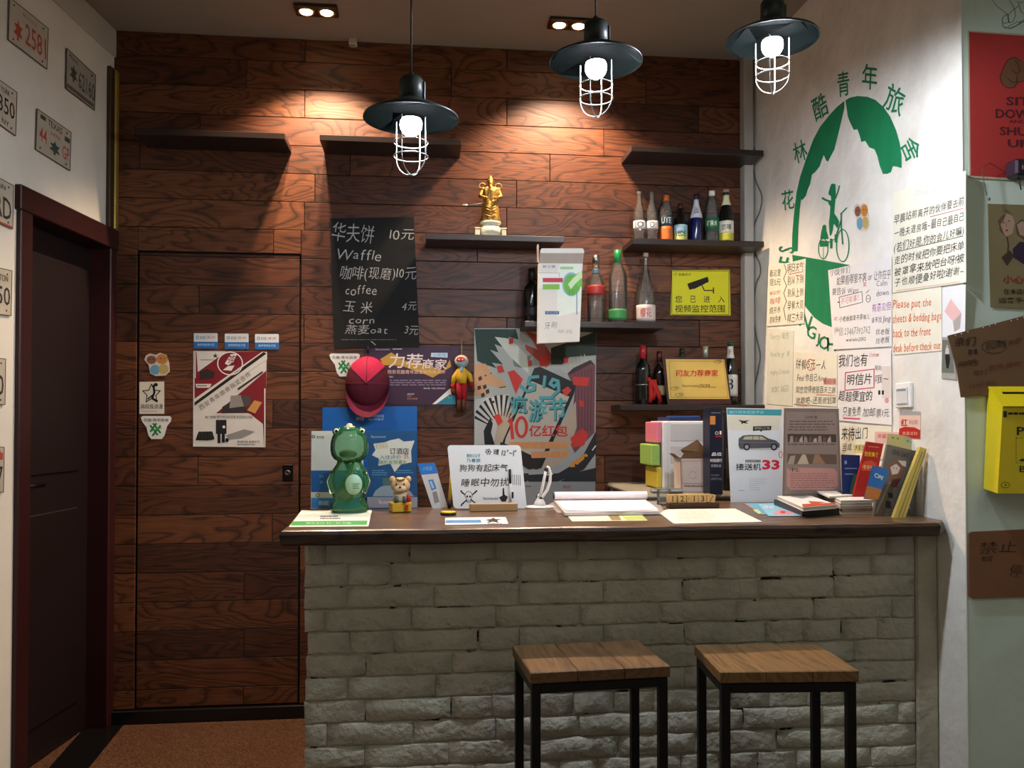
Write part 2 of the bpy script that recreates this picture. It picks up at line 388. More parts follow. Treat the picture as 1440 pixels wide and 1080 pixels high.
while z < ZCEIL-.01:
    z1 = min(z+.1262, ZCEIL); off = -.312 if (round((z-2.64)/.125) % 2 == 0) else .142
    x = off-PW*3
    if rnd.random() < .25: x += rnd.choice([-.2, .12, .3])
    while x < WX1:
        a0, a1 = max(x, WX0-.01), min(x+PW, WX1); x += PW
        if a1 <= a0: continue
        zz0, zz1 = max(z, .06), z1
        if zz1 <= zz0: continue
        # split round the door
        if zz0 < DZ1 and a0 < DX1 and a1 > DX0:
            if a0 < DX0: plank(a0, DX0, zz0, zz1, YW-.007, wb)
            if a1 > DX1: plank(DX1, a1, zz0, zz1, YW-.007, wb)
            if zz1 > DZ1: plank(max(a0, DX0), min(a1, DX1), max(zz0, DZ1), zz1, YW-.007, wb)
            e0, e1 = max(a0, DX0+.006), min(a1, DX1-.006)
            plank(e0, e1, max(zz0, DZ0), min(zz1, DZ1-.006), YW-.001, dr)
        else: plank(a0, a1, zz0, zz1, YW-.007, wb)
    z = z1
# baseboard
b = MB(); b.box(((WX0+XR)/2, YW-.012, .029), (XR-WX0, .026, .058), STRIP, bev=.003); struct(b, 'baseboard_back')
# lock plate on the wooden door
lp = BACK.hit(405, 665)
b = MB(); b.box((lp.x, YW-.004, lp.z), (.045, .008, .075), mt('1b1412', 0.35, 0.6), bev=.003); lk = b.build('lock_plate', parent=dr)
b = MB(); b.lathe((lp.x, YW-.008, lp.z), [(.014, 0), (.014, .006), (.011, .009), (.004, .009), (.004, .005)], mt('6b625a', 0.3, 0.9), 16, rot=MX.Rotation(math.radians(90), 3, 'X')); b.build('keyhole', parent=lk)
# right-hand trim of the wood wall
b = MB(); b.box(((WX1+BACK.hit(1054, 400).x)/2, YW-.03, ZCEIL/2+.01), (BACK.hit(1054, 400).x-WX1, .06, ZCEIL-.02), plaster('trim_paint', 'b9b4ac', '98928a', .6), bev=.004); struct(b, 'trim_2')
# left wall : built in a frame running from the back corner towards the viewer
def lbox(mb, t0, t1, z0, z1, o0, o1, m, bev=0):
    c = CORNER + DL*((t0+t1)/2) + NL*((o0+o1)/2) + V((0, 0, (z0+z1)/2))
    mb.box(c, (t1-t0, o1-o0, z1-z0), m, rot=MX((DL, -NL, (0, 0, 1))).transposed() if True else None, bev=bev)
def tl(px, py):
    return (LEFT.hit(px, py)-CORNER).dot(DL)
TA, TB = .035, tl(20, 600); ZD = 2.135
b = MB()
lbox(b, TB-.045, 5.4, 0, ZCEIL, -.14, 0, WALLW); lbox(b, -.05, TB-.045, ZD-.055, ZCEIL, -.14, 0, WALLW); lbox(b, -.05, TA, 0, ZD-.055, -.14, 0, WALLW)
struct(b, 'wall_left')
# dark door in the left wall, closed and recessed
b = MB()
lbox(b, TB-.075, TB, 0, ZD, -.12, .018, MAHOG, .004); lbox(b, -.005, .06, 0, ZD, -.12, .018, MAHOG, .004); lbox(b, -.005, TB+.012, ZD-.085, ZD+.004, -.12, .024, MAHOG, .004)
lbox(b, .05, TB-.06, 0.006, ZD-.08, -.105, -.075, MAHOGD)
d2_ = struct(b, 'door_2')
b = MB()
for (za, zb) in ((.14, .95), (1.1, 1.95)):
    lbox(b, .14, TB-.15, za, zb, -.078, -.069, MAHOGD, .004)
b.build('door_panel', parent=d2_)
b = MB(); hz = LEFT.hit(45, 685).z; ht = TB-.11
pz = CORNER+DL*ht+NL*(-.072)+V((0, 0, hz)); lbox(b, ht-.02, ht+.02, hz-.11, hz+.07, -.076, -.07, mt('3b3634', 0.3, 0.9), .003)
b.tube([pz, pz+NL*.045, pz+NL*.05-DL*.02, pz+NL*.05-DL*.12], .009, mt('6d6865', 0.25, 1.0)); b.build('door_handle', parent=d2_)
# brass-coloured corner strips above the dark door
b = MB(); zt = LEFT.hit(156, 97).z
lbox(b, .035, .075, ZD+.005, zt, 0, .018, mt('3c2a14', 0.5), .003); st = struct(b, 'trim_1')
b = MB(); lbox(b, .0, .033, ZD+.005, zt, 0, .022, mt('a58a3c', 0.35, 0.5), .005); b.build('brass_strip', parent=st)
b = MB()
for k in range(44):
    zz = ZD+.02+k*(zt-ZD-.03)/44; lbox(b, .05, .058, zz, zz+.007, .018, .0195, mt('1a1209', .7))
o = b.build('punched_slots', parent=st)
# thin band along the top of the left wall, greyer than the wall below
b = MB(); lbox(b, .0, 5.4, 2.9, ZCEIL, -.0, .008, plaster('upper_band_grey', 'b5aea2', '9d9589', .4), .003); struct(b, 'trim_3')
# right wall, pillar and the room behind the camera
b = MB(); b.box((XR+.06, (YP+.003+YW+.1)/2, ZCEIL/2), (.12, YW+.1-YP-.003, ZCEIL), WALLR); struct(b, 'wall_right')
b = MB(); b.box(((XR+FX1)/2+.002, YP+.1, ZCEIL/2), (FX1-XR, .2, ZCEIL), WALLG); b.box((XR+.001, YP+.001, 1.3), (.004, .004, 2.6), mt('d8d8cc', .7), bev=.001)
struct(b, 'wall_pillar')
b = MB(); b.box((FX1+.06, (FY0+YP)/2, ZCEIL/2), (.12, YP-FY0, ZCEIL), WALLW); struct(b, 'wall_far_right')
b = MB(); b.box(((FX0+FX1)/2, FY0-.06, ZCEIL/2), (FX1-FX0+.3, .12, ZCEIL), WALLW); struct(b, 'wall_front')

# ================================================================== BRICK COUNTER
BX0 = -.318; BY = 2.45; BZ = .967
BRICK = plaster('painted_brick', 'b9b6a8', '8a8778', 0.6, 6, 0.6, 42, 0.62)
b = MB(); b.box(((BX0+.012+XR)/2, BY+.0035+.055, BZ/2), (XR-BX0-.02, .11, BZ), plaster('painted_mortar', 'b0a998', '1c1814', 1.0, 11, 0.7, 45, 0.75, .565, .60))
core = b.build('brick_counter', label='white-painted brick counter front below the dark wooden top', cat='counter')
def brick(x0, x1, z0, z1, pro):
    w, h = x1-x0, z1-z0; nx, nz = max(3, int(w/.045)+1), 3; vs = []; fs = []
    ed = lambda: rnd.uniform(-.0022, .0022)
    for j in range(nz+1):
        for i in range(nx+1):
            u, q = i/nx, j/nz; edge = (i in (0, nx)) or (j in (0, nz)); y = -pro*(.0 if edge else 1)+(rnd.uniform(-.0018, .0018))
            vs.append((x0+w*(u if not (0 < i < nx) else (.0+u))+ed(), BY+y, z0+h*(q if j in (0, nz) else (.10 if j == 1 else .90))+ed()))
    for j in range(nz):
        for i in range(nx): a = j*(nx+1)+i; fs.append((a, a+1, a+nx+2, a+nx+1))
    rim = [i for i in range(nx+1)]+[(j)*(nx+1)+nx for j in range(1, nz+1)]+[nz*(nx+1)+i for i in range(nx-1, -1, -1)]+[j*(nx+1) for j in range(nz-1, 0, -1)]
    n0 = len(vs)
    for k in rim: v = vs[k]; vs.append((v[0], BY+.02, v[2]))
    for k in range(len(rim)): k2 = (k+1) % len(rim); fs.append((rim[k2], rim[k], n0+k, n0+k2))
    m = MB(); m.add(vs, fs, BRICK, True); m.build('brick', parent=core, origin=((x0+x1)/2, BY, z0))
zt = BZ-.001; r_ = 0
while zt > .01:
    h = .0637; z0 = max(zt-h, .002); x = BX0+rnd.uniform(-.006, .004); first = True
    hdr = (r_ % 3 == 1)
    while x < XR-.075:
        L = (rnd.choice([.06, .12, .17]) if first else (.118 if hdr and rnd.random() < .6 else rnd.choice([.235, .24, .245])))
        first = False; x1 = x+L
        if XR-.07-x1 < .05: x1 = XR-.072
        fade = 1 if zt < .55 else .72
        g = .0035
        g = rnd.choice([.002, .003, .005, .007]); brick(x+g*.5, x1-g*.5, z0+g*.55, zt-g*.45+(rnd.uniform(-.0015, .0015)), rnd.choice([.002, .0035, .005, .0065])*fade)
        x = x1
    zt = z0; r_ += 1
# plastered return at the right end of the brickwork
b = MB(); b.box((XR-.036, BY+.045, BZ/2), (.07, .105, BZ-.004), plaster('painted_return', 'aca694', '7d776a', .6, 5, .5, 20), bev=.006); b.build('plaster_return', parent=core)
# countertop slab with a live front edge
N_ = 60; fr = []
for i in range(N_+1):
    u = i/N_; x = -.372+u*(1.548+.372); y = 2.352+.004*math.sin(u*21)+.003*math.sin(u*47+1)
    if u > .985: y += (u-.985)*2.2
    if abs(u-.80) < .02: y -= .004
    fr.append((x, y))
out = fr + [(XR-.006, 2.41), (XR-.006, 3.10), (.9, 3.08), (.2, 2.98), (-.36, 2.93), (-.374, 2.6)]
CX = sum(p[0] for p in out)/len(out); CY = sum(p[1] for p in out)/len(out)
def ringz(z, ins): return [V((x+(CX-x)/abs(CX-x+1e-9)*min(ins, abs(CX-x)), y+(CY-y)/abs(CY-y+1e-9)*ins, z)) for x, y in out]
rings = [ringz(ZC-.042, .006), ringz(ZC-.036, .0), ringz(ZC-.012, -.002), ringz(ZC-.003, .002), ringz(ZC, .008)]
vs = [v for r in rings for v in r]; L = len(out); fs = [list(range(L))[::-1], [4*L+k for k in range(L)]]
for i in range(4):
    for k in range(L): fs.append((i*L+k, i*L+(k+1) % L, (i+1)*L+(k+1) % L, (i+1)*L+k))
b = MB(); b.add(vs, fs[:2], COUNTERWOOD); BARK = wood('wood_countertop_edge', '2c1c14', '412c20', '553c2c', sx=1.5, sz=12, rings=9, rough=.5, axis='XY'); b.add([], [], BARK)
n_ = len(fs)
for k_, fc in enumerate(fs[2:]): b.f.append(list(fc)); b.m.append(b.mi(COUNTERWOOD if k_ >= 3*L else BARK)); b.sm.append(False)
b.build('countertop', label='long dark-stained wooden countertop slab on the white brick counter', cat='countertop', origin=(CX, CY, ZC-.042))

# ================================================================== WALL SHELVES
SD = .19; SY = YW-.008
def shelf(x0, x1, zt, label, th=.026):
    b = MB(); b.box(((x0+x1)/2, SY-SD/2, zt-th/2), (x1-x0, SD, th), SHELFWOOD, bev=.002)
    return b.build('wall_shelf', label=label, cat='shelf', group='black wall shelves')
def sx(px, py=300): return onY(px, py, SY-SD).x
Z1, Z2, Z3, Z4 = 2.530, 2.118, 1.745, 1.382
shelf(sx(186), sx(400), Z1, 'empty black wall shelf high above the wooden door')
shelf(sx(449), sx(649), Z1, 'empty black wall shelf high above the chalkboard menu')
shelf(sx(888), XR-.025, Z1, 'empty black wall shelf at top right, above the row of drink bottles')
shelf(sx(599), sx(794), Z2, 'black wall shelf carrying the golden statue')
shelf(sx(889), XR-.025, Z2, 'black wall shelf carrying the row of seven drink bottles')
shelf(sx(738), sx(934), Z3, 'black wall shelf with the white carton and three clear bottles')
shelf(sx(872), XR-.025, Z4, 'lowest black wall shelf, holding the gold plaque and dark bottles')
# small white box where wall meets ceiling
p = BACK.hit(497, 62)
b = MB(); b.box((p.x, YW-.026, p.z), (.036, .036, .036), mt('b7aca0', .5), bev=.003); b.box((p.x, YW-.026, p.z-.021), (.02, .02, .008), mt('8f857a', .5), bev=.002)
b.build('junction_box', label='small white junction box high on the wood wall by the ceiling', cat='box')

# ================================================================== LAMPS
SHADE = mt('1d2422', 0.45, 0.0); CAGE = mt('8f8f8a', 0.3, 0.3, var=.03); BLK = mt('15181a', .4)
def glow(c, s):
    m, nt, out_ = newmat('light_%s_%d' % (c, s)); e = nt.nodes.new('ShaderNodeEmission'); e.inputs[0].default_value = rgb(c); e.inputs[1].default_value = s; nt.links.new(e.outputs[0], out_.inputs[0]); return m
def pendant(px, py, power, label):
    BULBM = glow('ecf3ff', power)
    c = onY(px, py, 2.10)     # centre of the rim
    t = thing('pendant_lamp', c, label, 'lamp', 'caged pendant lamps over the counter')
    n = 40
    b = MB(); b.lathe(c, [(.115, 0), (.113, .004), (.07, .026), (.038, .040), (.030, .046), (.029, .049), (.036, .042), (.07, .029), (.116, .005), (.117, 0), (.115, 0)], SHADE, n); b.build('shade', parent=t)
    b = MB(); b.lathe(c, [(.030, .044), (.030, .095), (.026, .102), (.010, .106), (.006, .116), (.0025, .118)], SHADE, 24); b.box(c+V((.031, -.005, .07)), (.008, .012, .045), SHADE, bev=.002); b.build('neck', parent=t)
    b = MB(); b.tube([c+V((0, 0, .112)), c+V((0, 0, .5)), V((c.x, c.y, ZCEIL))], .0028, BLK, 6); b.build('cord', parent=t)
    b = MB(); b.lathe((c.x, c.y, ZCEIL-.025), [(.004, 0), (.04, .008), (.045, .025)], BLK, 20); b.build('ceiling_rose', parent=t)
    b = MB(); b.lathe(c, [(.018, .04), (.018, .008), (.014, .004), (.001, .004)], mt('d8d8d0', .5), 16); b.build('lamp_holder', parent=t)
    b = MB(); b.ell(c+V((0, 0, -.013)), (.027, .027, .029), BULBM, n=20, k=12); b.build('bulb', parent=t)
    b = MB(); R = .042; w_ = .0014
    for zz in (-.058, -.092): b.tube([c+V((R*math.cos(a), R*math.sin(a), zz)) for a in [2*math.pi*k/28 for k in range(28)]], w_, CAGE, 6, True)
    for k in range(4):
        a = math.pi/4*1.3+k*math.pi/2; d = V((math.cos(a), math.sin(a), 0))
        b.tube([c+d*R+V((0, 0, .028)), c+d*R+V((0, 0, -.05)), c+d*R+V((0, 0, -.092))]+[c+d*(R*math.cos(q))+V((0, 0, -.092-.045*math.sin(q))) for q in [math.pi/2*j/7 for j in range(1, 8)]], w_, CAGE, 6)
    b.tube([c+V((.045*math.cos(a), .045*math.sin(a), .026)) for a in [2*math.pi*k/28 for k in range(28)]], .003, CAGE, 6, True)
    b.build('wire_cage', parent=t)
    return t
pendant(578, 168, BULBS[0], 'lowest and leftmost caged pendant lamp, hanging in front of the chalkboard shelf')
pendant(838, 88, BULBS[1], 'middle caged pendant lamp with wide dark shade')
pendant(1086, 57, BULBS[2], 'rightmost caged pendant lamp, nearest the white wall with the green emblem')
WARM = glow('ffd9a8', 26)
def downlight(px, py, label):
    c = CEIL.hit(px, py)
    t = thing('recessed_downlight', (c.x, c.y, ZCEIL), label, 'ceiling light', 'twin recessed downlights')
    b = MB(); b.box((c.x, c.y, ZCEIL-.008), (.175, .095, .014), mt('4a3725', .35, .5), bev=.003); b.build('frame', parent=t)
    for s in (-1, 1):
        b = MB(); b.lathe((c.x+s*.042, c.y, ZCEIL-.016), [(.036, 0), (.034, -.004), (.028, -.001), (.026, .0)], mt('b59a6c', .3, .8), 24); b.build('ring', parent=t)
        b = MB(); b.ell((c.x+s*.042, c.y, ZCEIL-.016), (.026, .026, .009), WARM, n=18, k=8); b.build('bulb', parent=t)
        d = bpy.data.lights.new('downlight_beam', 'SPOT'); d.energy = SPOT; d.spot_size = math.radians(108); d.spot_blend = .5; d.color = (1.0, .72, .49); d.shadow_soft_size = .02
        o = bpy.data.objects.new('downlight_beam', d); COL.objects.link(o); o.parent = t; o.location = (s*.042, 0, -.035); o.rotation_euler = (math.radians(4), 0, 0)
    return t
downlight(445, 12, 'twin warm downlight in the ceiling above the wooden door')
downlight(800, 31, 'twin warm downlight in the ceiling beside the middle pendant')

# ================================================================== STOOLS
def stool(TLp, TRp, BRp, BLp, label):
    zs = .70; P4 = [Plane((0, 0, zs), (0, 0, 1)).hit(*p) for p in (TLp, TRp, BRp, BLp)]
    c = sum(P4, V((0, 0, 0)))/4; ux = ((P4[1]-P4[0])+(P4[2]-P4[3])).normalized(); uy = V((-ux.y, ux.x, 0))
    W = ((P4[1]-P4[0]).length+(P4[2]-P4[3]).length)/2; D = abs(((P4[0]+P4[1])/2-(P4[2]+P4[3])/2).dot(uy))
    print('STOOL', W, D, [tuple(round(x, 3) for x in p) for p in P4])
    rot = MX((ux, uy, (0, 0, 1))).transposed()
    t = thing('bar_stool', (c.x, c.y, 0), label, 'stool', 'square bar stools at the counter')
    b = MB()
    for k in range(3):
        b.box(V((c.x, c.y, zs-.014))+ux*((k-1)*W/3), (W/3-.0006, D, .028), SEATWOOD, rot, bev=.0022)
    b.build('seat', parent=t)
    FRM = mt('121214', .45, .3); e = .022
    def at(x, y, z): return V((c.x, c.y, 0))+ux*x+uy*y+V((0, 0, z))
    for a in (-1, 1):
        for d in (-1, 1):
            b = MB(); b.box(at(a*(W/2-.016), d*(D/2-.016), (zs-.03)/2), (e, e, zs-.03), FRM, rot, bev=.0015); b.build('leg', parent=t)
    for zz, nm in ((zs-.042, 'seat_rail'), (.15, 'foot_rail')):
        for a in (-1, 1):
            b = MB(); b.box(at(0, a*(D/2-.016), zz), (W-.054, e, e), FRM, rot, bev=.0015); b.build(nm, parent=t)
            b = MB(); b.box(at(a*(W/2-.016), 0, zz), (e, D-.054, e), FRM, rot, bev=.0015); b.build(nm, parent=t)
    for a in (-1, 1):
        b = MB(); b.lathe(at(a*W*.3, -(D/2-.016), zs-.056), [(.006, 0), (.006, .004)], METAL, 8); b.build('bolt', parent=t)
stool((722, 907), (908, 900), (931, 936), (744, 947), 'square wooden stool with black metal frame, left of the pair at the counter')
stool((974, 906), (1152, 906), (1207, 942), (1015, 946), 'square wooden stool with black metal frame, right of the pair, nearest the white wall')

# ================================================================== THINGS ON THE BACK WALL
OFF = .009; DOFF = .003
RED = mt('b3241f', .6); ORANGE = mt('d9772f', .6); GREEN = mt('1f7a3c', .6); BLUE = mt('1f6fb8', .55); YEL = mt('e0c93a', .55); GREY = mt('8b8a88', .6)
CHALK = mt('a9aaa8', .9); MAROON = mt('7d1622', .55); CREAM = mt('ddd6c4', .7); PINKP = mt('e0a8a0', .7); SKIN = mt('c79a7c', .7); TEAL = mt('3d8f94', .6); FADEINK = mt('4a4642', .8)
def conv(ox, oy, k): return lambda x, y: (ox+x/k, oy+y/k)
# chalkboard menu
s = Sheet('chalkboard', 'black chalkboard menu with chalk prices for waffle, coffee, corn and oat', 'chalkboard', BACK, [(464, 307), (582, 305), (590, 488), (470, 490)], mt('0b0d0e', .8, var=.3, scale=9), .006, OFF)
f = conv(450, 290, 5.143)
def cb(t, x0, y0, x1, y1, sl=0.0, hand=True, lean=.15):
    a, b_ = f(x0, y0), f(x1, y1); s.hand(t, a[0], a[1], b_[0], b_[1], CHALK, 2, sl, -.006, 1.1, lean)
cb('华夫饼', 85, 125, 395, 260, .08); cb('10元', 500, 160, 690, 250, .02); cb('Waffle', 115, 300, 450, 395, .02); cb('咖啡(现磨)10元', 145, 430, 700, 525, .02)
cb('coffee', 180, 560, 415, 650); cb('玉 米', 165, 685, 385, 775); cb('4元', 590, 685, 705, 760); cb('corn', 205, 790, 400, 860); cb('燕麦oat', 180, 860, 495, 930); cb('3元', 610, 860, 715, 935)
s.lines(480, 477, 560, 1, 3, mt('5d5f5e', .9), 1.2); s.line([(522, 480), (528, 485)], 1.2, CHALK)
s.done('chalk_dust', 'chalk_lettering')
# purple banner
s = Sheet('banner', 'purple banner with large white and yellow characters, right of the hanging cap', 'poster', BACK, [(512, 486), (645, 487), (641, 570), (512, 568)], mt('3a1a38', .5), .001, OFF)
f = conv(520, 480, 9.6)
s.poly([f(140, 240), f(290, 150), f(460, 260), f(700, 290), f(1000, 400), f(1080, 250), f(1100, 340), f(850, 490), f(760, 450), f(430, 330), f(180, 320)], mt('c69a2e', .5))
s.text('力荐', *f(250, 160), *f(700, 360), mt('f0dcd8', .5), 3, .02, .012, .12); s.text('商家', *f(700, 235), *f(1030, 375), mt('f0dcd8', .5), 3, .02, .012, .12)
s.poly([f(830, 155), f(1050, 155), f(1050, 220), f(825, 210)], mt('c9dff0', .5), 3); s.text('小吃街', *f(850, 162), *f(1035, 208), BLUE, 4)
s.text('西安花酷青年旅舍等你来点评', *f(240, 385), *f(1020, 440), mt('e8b8a0', .5), 3, .0, .006)
s.text('商户简介', *f(225, 468), *f(320, 492), WHITE, 2); s.lines(*f(235, 520), f(1050, 520)[0], 3, 3.2, mt('8a7890', .6), 1.4); s.text('旅行是一种生活的态度', *f(725, 625), *f(1015, 645), WHITE, 2)
s.text('Recommended', *f(80, 95), *f(265, 120), mt('d8c8d8', .5)); s.lines(*f(310, 98), f(440, 100)[0], 1, 3, WHITE, 1.2)
s.poly([f(845, 848), f(1090, 630), f(1100, 720), f(900, 848)], WHITE); s.poly([f(890, 850), f(1080, 715), f(1150, 735), f(1160, 850)], mt('1f7f98', .5), 1); s.text('点评', *f(1055, 735), *f(1120, 775), mt('7fd0e0', .5))
s.text('扫码点评', *f(505, 700), *f(600, 725), WHITE); s.text('有惊喜', *f(505, 735), *f(560, 752), mt('d89060', .5)); s.text('会员专享优惠', *f(505, 765), *f(645, 785), mt('d8a080', .5))
s.done()
# green and white shaped sticker beside the cap, and twins
def leafsticker(x0, y0, k, label, doff):
    g = lambda x, y: (x0+x*k, y0+y*k)
    s = Sheet('shaped_sticker', label, 'sticker', BACK, [g(0, 2), g(3, 0), g(41, 0), g(44, 2), g(43, 8), g(38, 14), g(34, 28), g(30, 33), g(15, 33), g(11, 28), g(8, 16), g(2, 8)], mt('e4e2dc', .5), .0006, doff)
    s.text('花酷·青年旅舍', *g(4, 3.5), *g(40, 8), mt('333', .6) if False else INK)
    for a, b_ in (((14, 14), (24, 27)), ((18, 11), (28, 24)), ((28, 14), (17, 28)), ((22, 11), (14, 22))): s.line([g(*a), g(*b_)], 2.6*k, GREEN, 1)
    s.line([g(16, 21), g(29, 17)], 1.6*k, mt('3fae55', .5), 2); s.done()
leafsticker(463, 497, .98, 'white shield sticker with green knot, half behind the magenta cap', OFF)
leafsticker(198, 585, .98, 'white shield sticker with green knot on the wooden door, lowest of three', DOFF)
def animals(pl, x0, y0, kx, ky, label, doff):
    g = lambda x, y: (x0+x*kx, y0+y*ky)
    s = Sheet('cartoon_sticker', label, 'sticker', pl, [g(2, 4), g(8, 1), g(16, 3), g(22, 0), g(31, 3), g(35, 14), g(36, 26), g(30, 32), g(16, 33), g(8, 29), g(6, 17), g(0, 10)], mt('d8c8b8', .5), .0006, doff)
    s.disc(*g(10, 10), 7*kx, 6*ky, mt('8a5a4a', .6)); s.disc(*g(25, 9), 8*kx, 7*ky, mt('c9843c', .6)); s.disc(*g(15, 24), 7*kx, 7*ky, mt('6aa0bc', .6), 1); s.disc(*g(27, 23), 7*kx, 7*ky, mt('c0a860', .6), 1)
    for c in ((8, 9), (12, 9), (23, 8), (28, 8)): s.disc(*g(*c), .9*kx, .9*ky, BLACK, 2, 8)
    s.done()
animals(BACK, 203, 496, 1.0, 1.0, 'cut-out sticker of cartoon animals on the wooden door, topmost of three', DOFF)
s = Sheet('star_sticker', 'square white sticker with black star on the wooden door, middle of three', 'sticker', BACK, [(196, 537), (231, 536.5), (231, 582), (196, 582)], CREAM, .0006, DOFF)
st = [(213+(13 if k % 2 == 0 else 6.5)*math.sin(math.pi*k/5), 554-(14 if k % 2 == 0 else 6.5)*math.cos(math.pi*k/5)) for k in range(11)]
s.line(st, 1.3, BLACK); s.line([(216, 542), (217, 552), (214, 560), (221, 564)], 3, BLACK, 2); s.line([(214, 556), (208, 561)], 2, BLACK, 2); s.disc(219, 541, 3, 2.5, BLACK, 2)
s.text('高校极浪漫', 198, 568, 229, 575, BLACK); s.lines(199, 578, 228, 1, 2, GREY, .7); s.done()
# three blue and white tags
for k, (x, which) in enumerate(((272.5, 'leftmost'), (316, 'middle one'), (358.5, 'rightmost'))):
    y = 468.5+k*.6; g = lambda a, b_: (x+a, y+b_)
    s = Sheet('payment_tag', 'small blue and white tag above the door poster, %s of three' % which, 'tag', BACK, [g(1, 0), g(32.5, 0), g(33.5, 1), g(33.5, 20.5), g(32.5, 21.5), g(1, 21.5), g(0, 20.5), g(0, 1)], mt('dfe2e4', .5), .0008, DOFF, group='blue and white tags on the door')
    s.poly([g(0, 12), g(33.5, 12), g(33.5, 20.5), g(32.5, 21.5), g(1, 21.5), g(0, 20.5)], BLUE); s.ring(*g(5, 6), 1.8, 1.8, .8, TEAL); s.text('支付宝', *g(8.5, 4), *g(16, 8.2), INK); s.text('口碑 | 支付', *g(18, 4), *g(30, 8.4), RED); s.text('推荐使用支付宝', *g(5, 14.5), *g(29, 18), mt('cfe4f4', .5)); s.done()
# door advertising poster
s = Sheet('advert_poster', 'red and white printed advert poster with diagonal band on the wooden door', 'poster', BACK, [(272, 493.5), (375, 494.5), (373, 629), (271.5, 628)], mt('d9d4cc', .5), .001, DOFF)
f = conv(180, 450, 5.4)
s.poly([f(505, 240), f(1050, 240), f(505, 620)], MAROON); s.poly([f(520, 238), f(745, 240), f(530, 395)], mt('d9d4cc', .5), 1); s.poly([f(1050, 385), f(1045, 960), f(1032, 960), f(1025, 790), f(930, 715), f(660, 715)], MAROON)
s.poly([f(502, 600), f(1020, 240), f(1056, 245), f(1056, 300), f(505, 655)], mt('d9d4cc', .5), 2); s.poly([f(505, 625), f(1030, 242), f(1052, 255), f(505, 652)], mt('221a18', .5), 3)
s.poly([f(830, 520), f(1020, 388), f(1026, 400), f(836, 535)], mt('3b2422', .5), 3)
s.ring(*f(775, 330), 17.5, 16, 1.6, mt('e8e2dc', .5), 3); s.poly([f(735, 330), f(780, 260), f(830, 255), f(800, 320), f(760, 345)], mt('e8e2dc', .5), 3); s.poly([f(720, 380), f(760, 350), f(810, 345), f(785, 385)], mt('e8e2dc', .5), 3)
s.text('茶', *f(755, 268), *f(825, 330), MAROON, 4)
vs_ = '西安青年旅舍指定合作'
for k in range(10):
    cx, cy = f(560+k*39, 660-k*27); s.rot(vs_[k], cx, cy, 7.2, -34, mt('6b4a3a', .6), 4)
s.text('★', *f(640, 250), *f(685, 290), mt('3a2a26', .6), 3); s.lines(*f(550, 300), f(690, 300)[0], 1, 2, FADEINK, 1); s.poly([f(545, 395), f(600, 370), f(660, 395), f(650, 440), f(545, 450)], mt('2f2320', .6), 3); s.poly([f(512, 485), f(635, 485), f(620, 515), f(520, 515)], mt('d9d4cc', .5), 3); s.lines(*f(525, 495), f(610, 495)[0], 1, 2, FADEINK, 1.4, l=4)
s.poly([f(715, 660), f(770, 625), f(880, 640), f(910, 700), f(715, 710)], mt('322a2c', .6), 3); s.poly([f(780, 575), f(855, 570), f(880, 655), f(770, 670)], mt('8f8784', .6), 4); s.poly([f(855, 575), f(935, 580), f(930, 650), f(870, 660)], mt('4a4446', .6), 3); s.poly([f(960, 610), f(1018, 625), f(965, 710), f(905, 685)], mt('c9904c', .6), 4)
s.text('南门茶铺 旅行用品体验馆 欢迎各位光临', *f(585, 728), *f(945, 748), INK, 3); s.poly([f(655, 708), f(915, 708), f(935, 722), f(655, 722)], mt('d9d4cc', .5), 2)
s.poly([f(512, 912), f(535, 850), f(640, 845), f(658, 905), f(600, 915)], BLACK, 2)
for k in range(5): s.line([f(545+k*22, 850), f(538+k*24, 910)], 2.2, mt('2c2826', .6), 3)
s.rect(*f(668, 758), *f(748, 865), mt('1b1a1e', .5), 2); s.rect(*f(680, 865), *f(702, 935), BLACK, 2); s.rect(*f(712, 865), *f(736, 930), BLACK, 2); s.disc(*f(728, 812), 2, 2, WHITE, 3); s.disc(*f(752, 912), 2.4, 3, BLACK, 3)
s.poly([f(745, 875), f(880, 830), f(965, 848), f(860, 895), f(765, 905)], mt('8e8a84', .6), 2); s.text('茶馆民宿 旅游专列', *f(828, 915), *f(998, 935), INK, 3); s.lines(*f(830, 943), f(1000, 943)[0], 1, 2, INK, 1)
s.rect(*f(508, 240), *f(514, 440), WHITE, 4); s.rect(*f(1035, 520), *f(1043, 960), WHITE, 4)
s.done()
# blue panel behind the acrylic stands
s = Sheet('wall_sign', 'plain bright blue sign on the wood wall behind the two acrylic stands', 'sign', BACK, [(453.5, 573), (586.5, 571), (586.5, 700), (453.5, 700)], mt('0f63b4', .45), .003, OFF+.002)
s.text('支付宝', 500.5, 586, 512, 591, WHITE); s.text('推荐使用支付宝', 517, 583, 540, 587, mt('cfe4f4', .5)); s.text('ALIPAY', 517, 588.5, 540, 591, mt('cfe4f4', .5)); s.done()
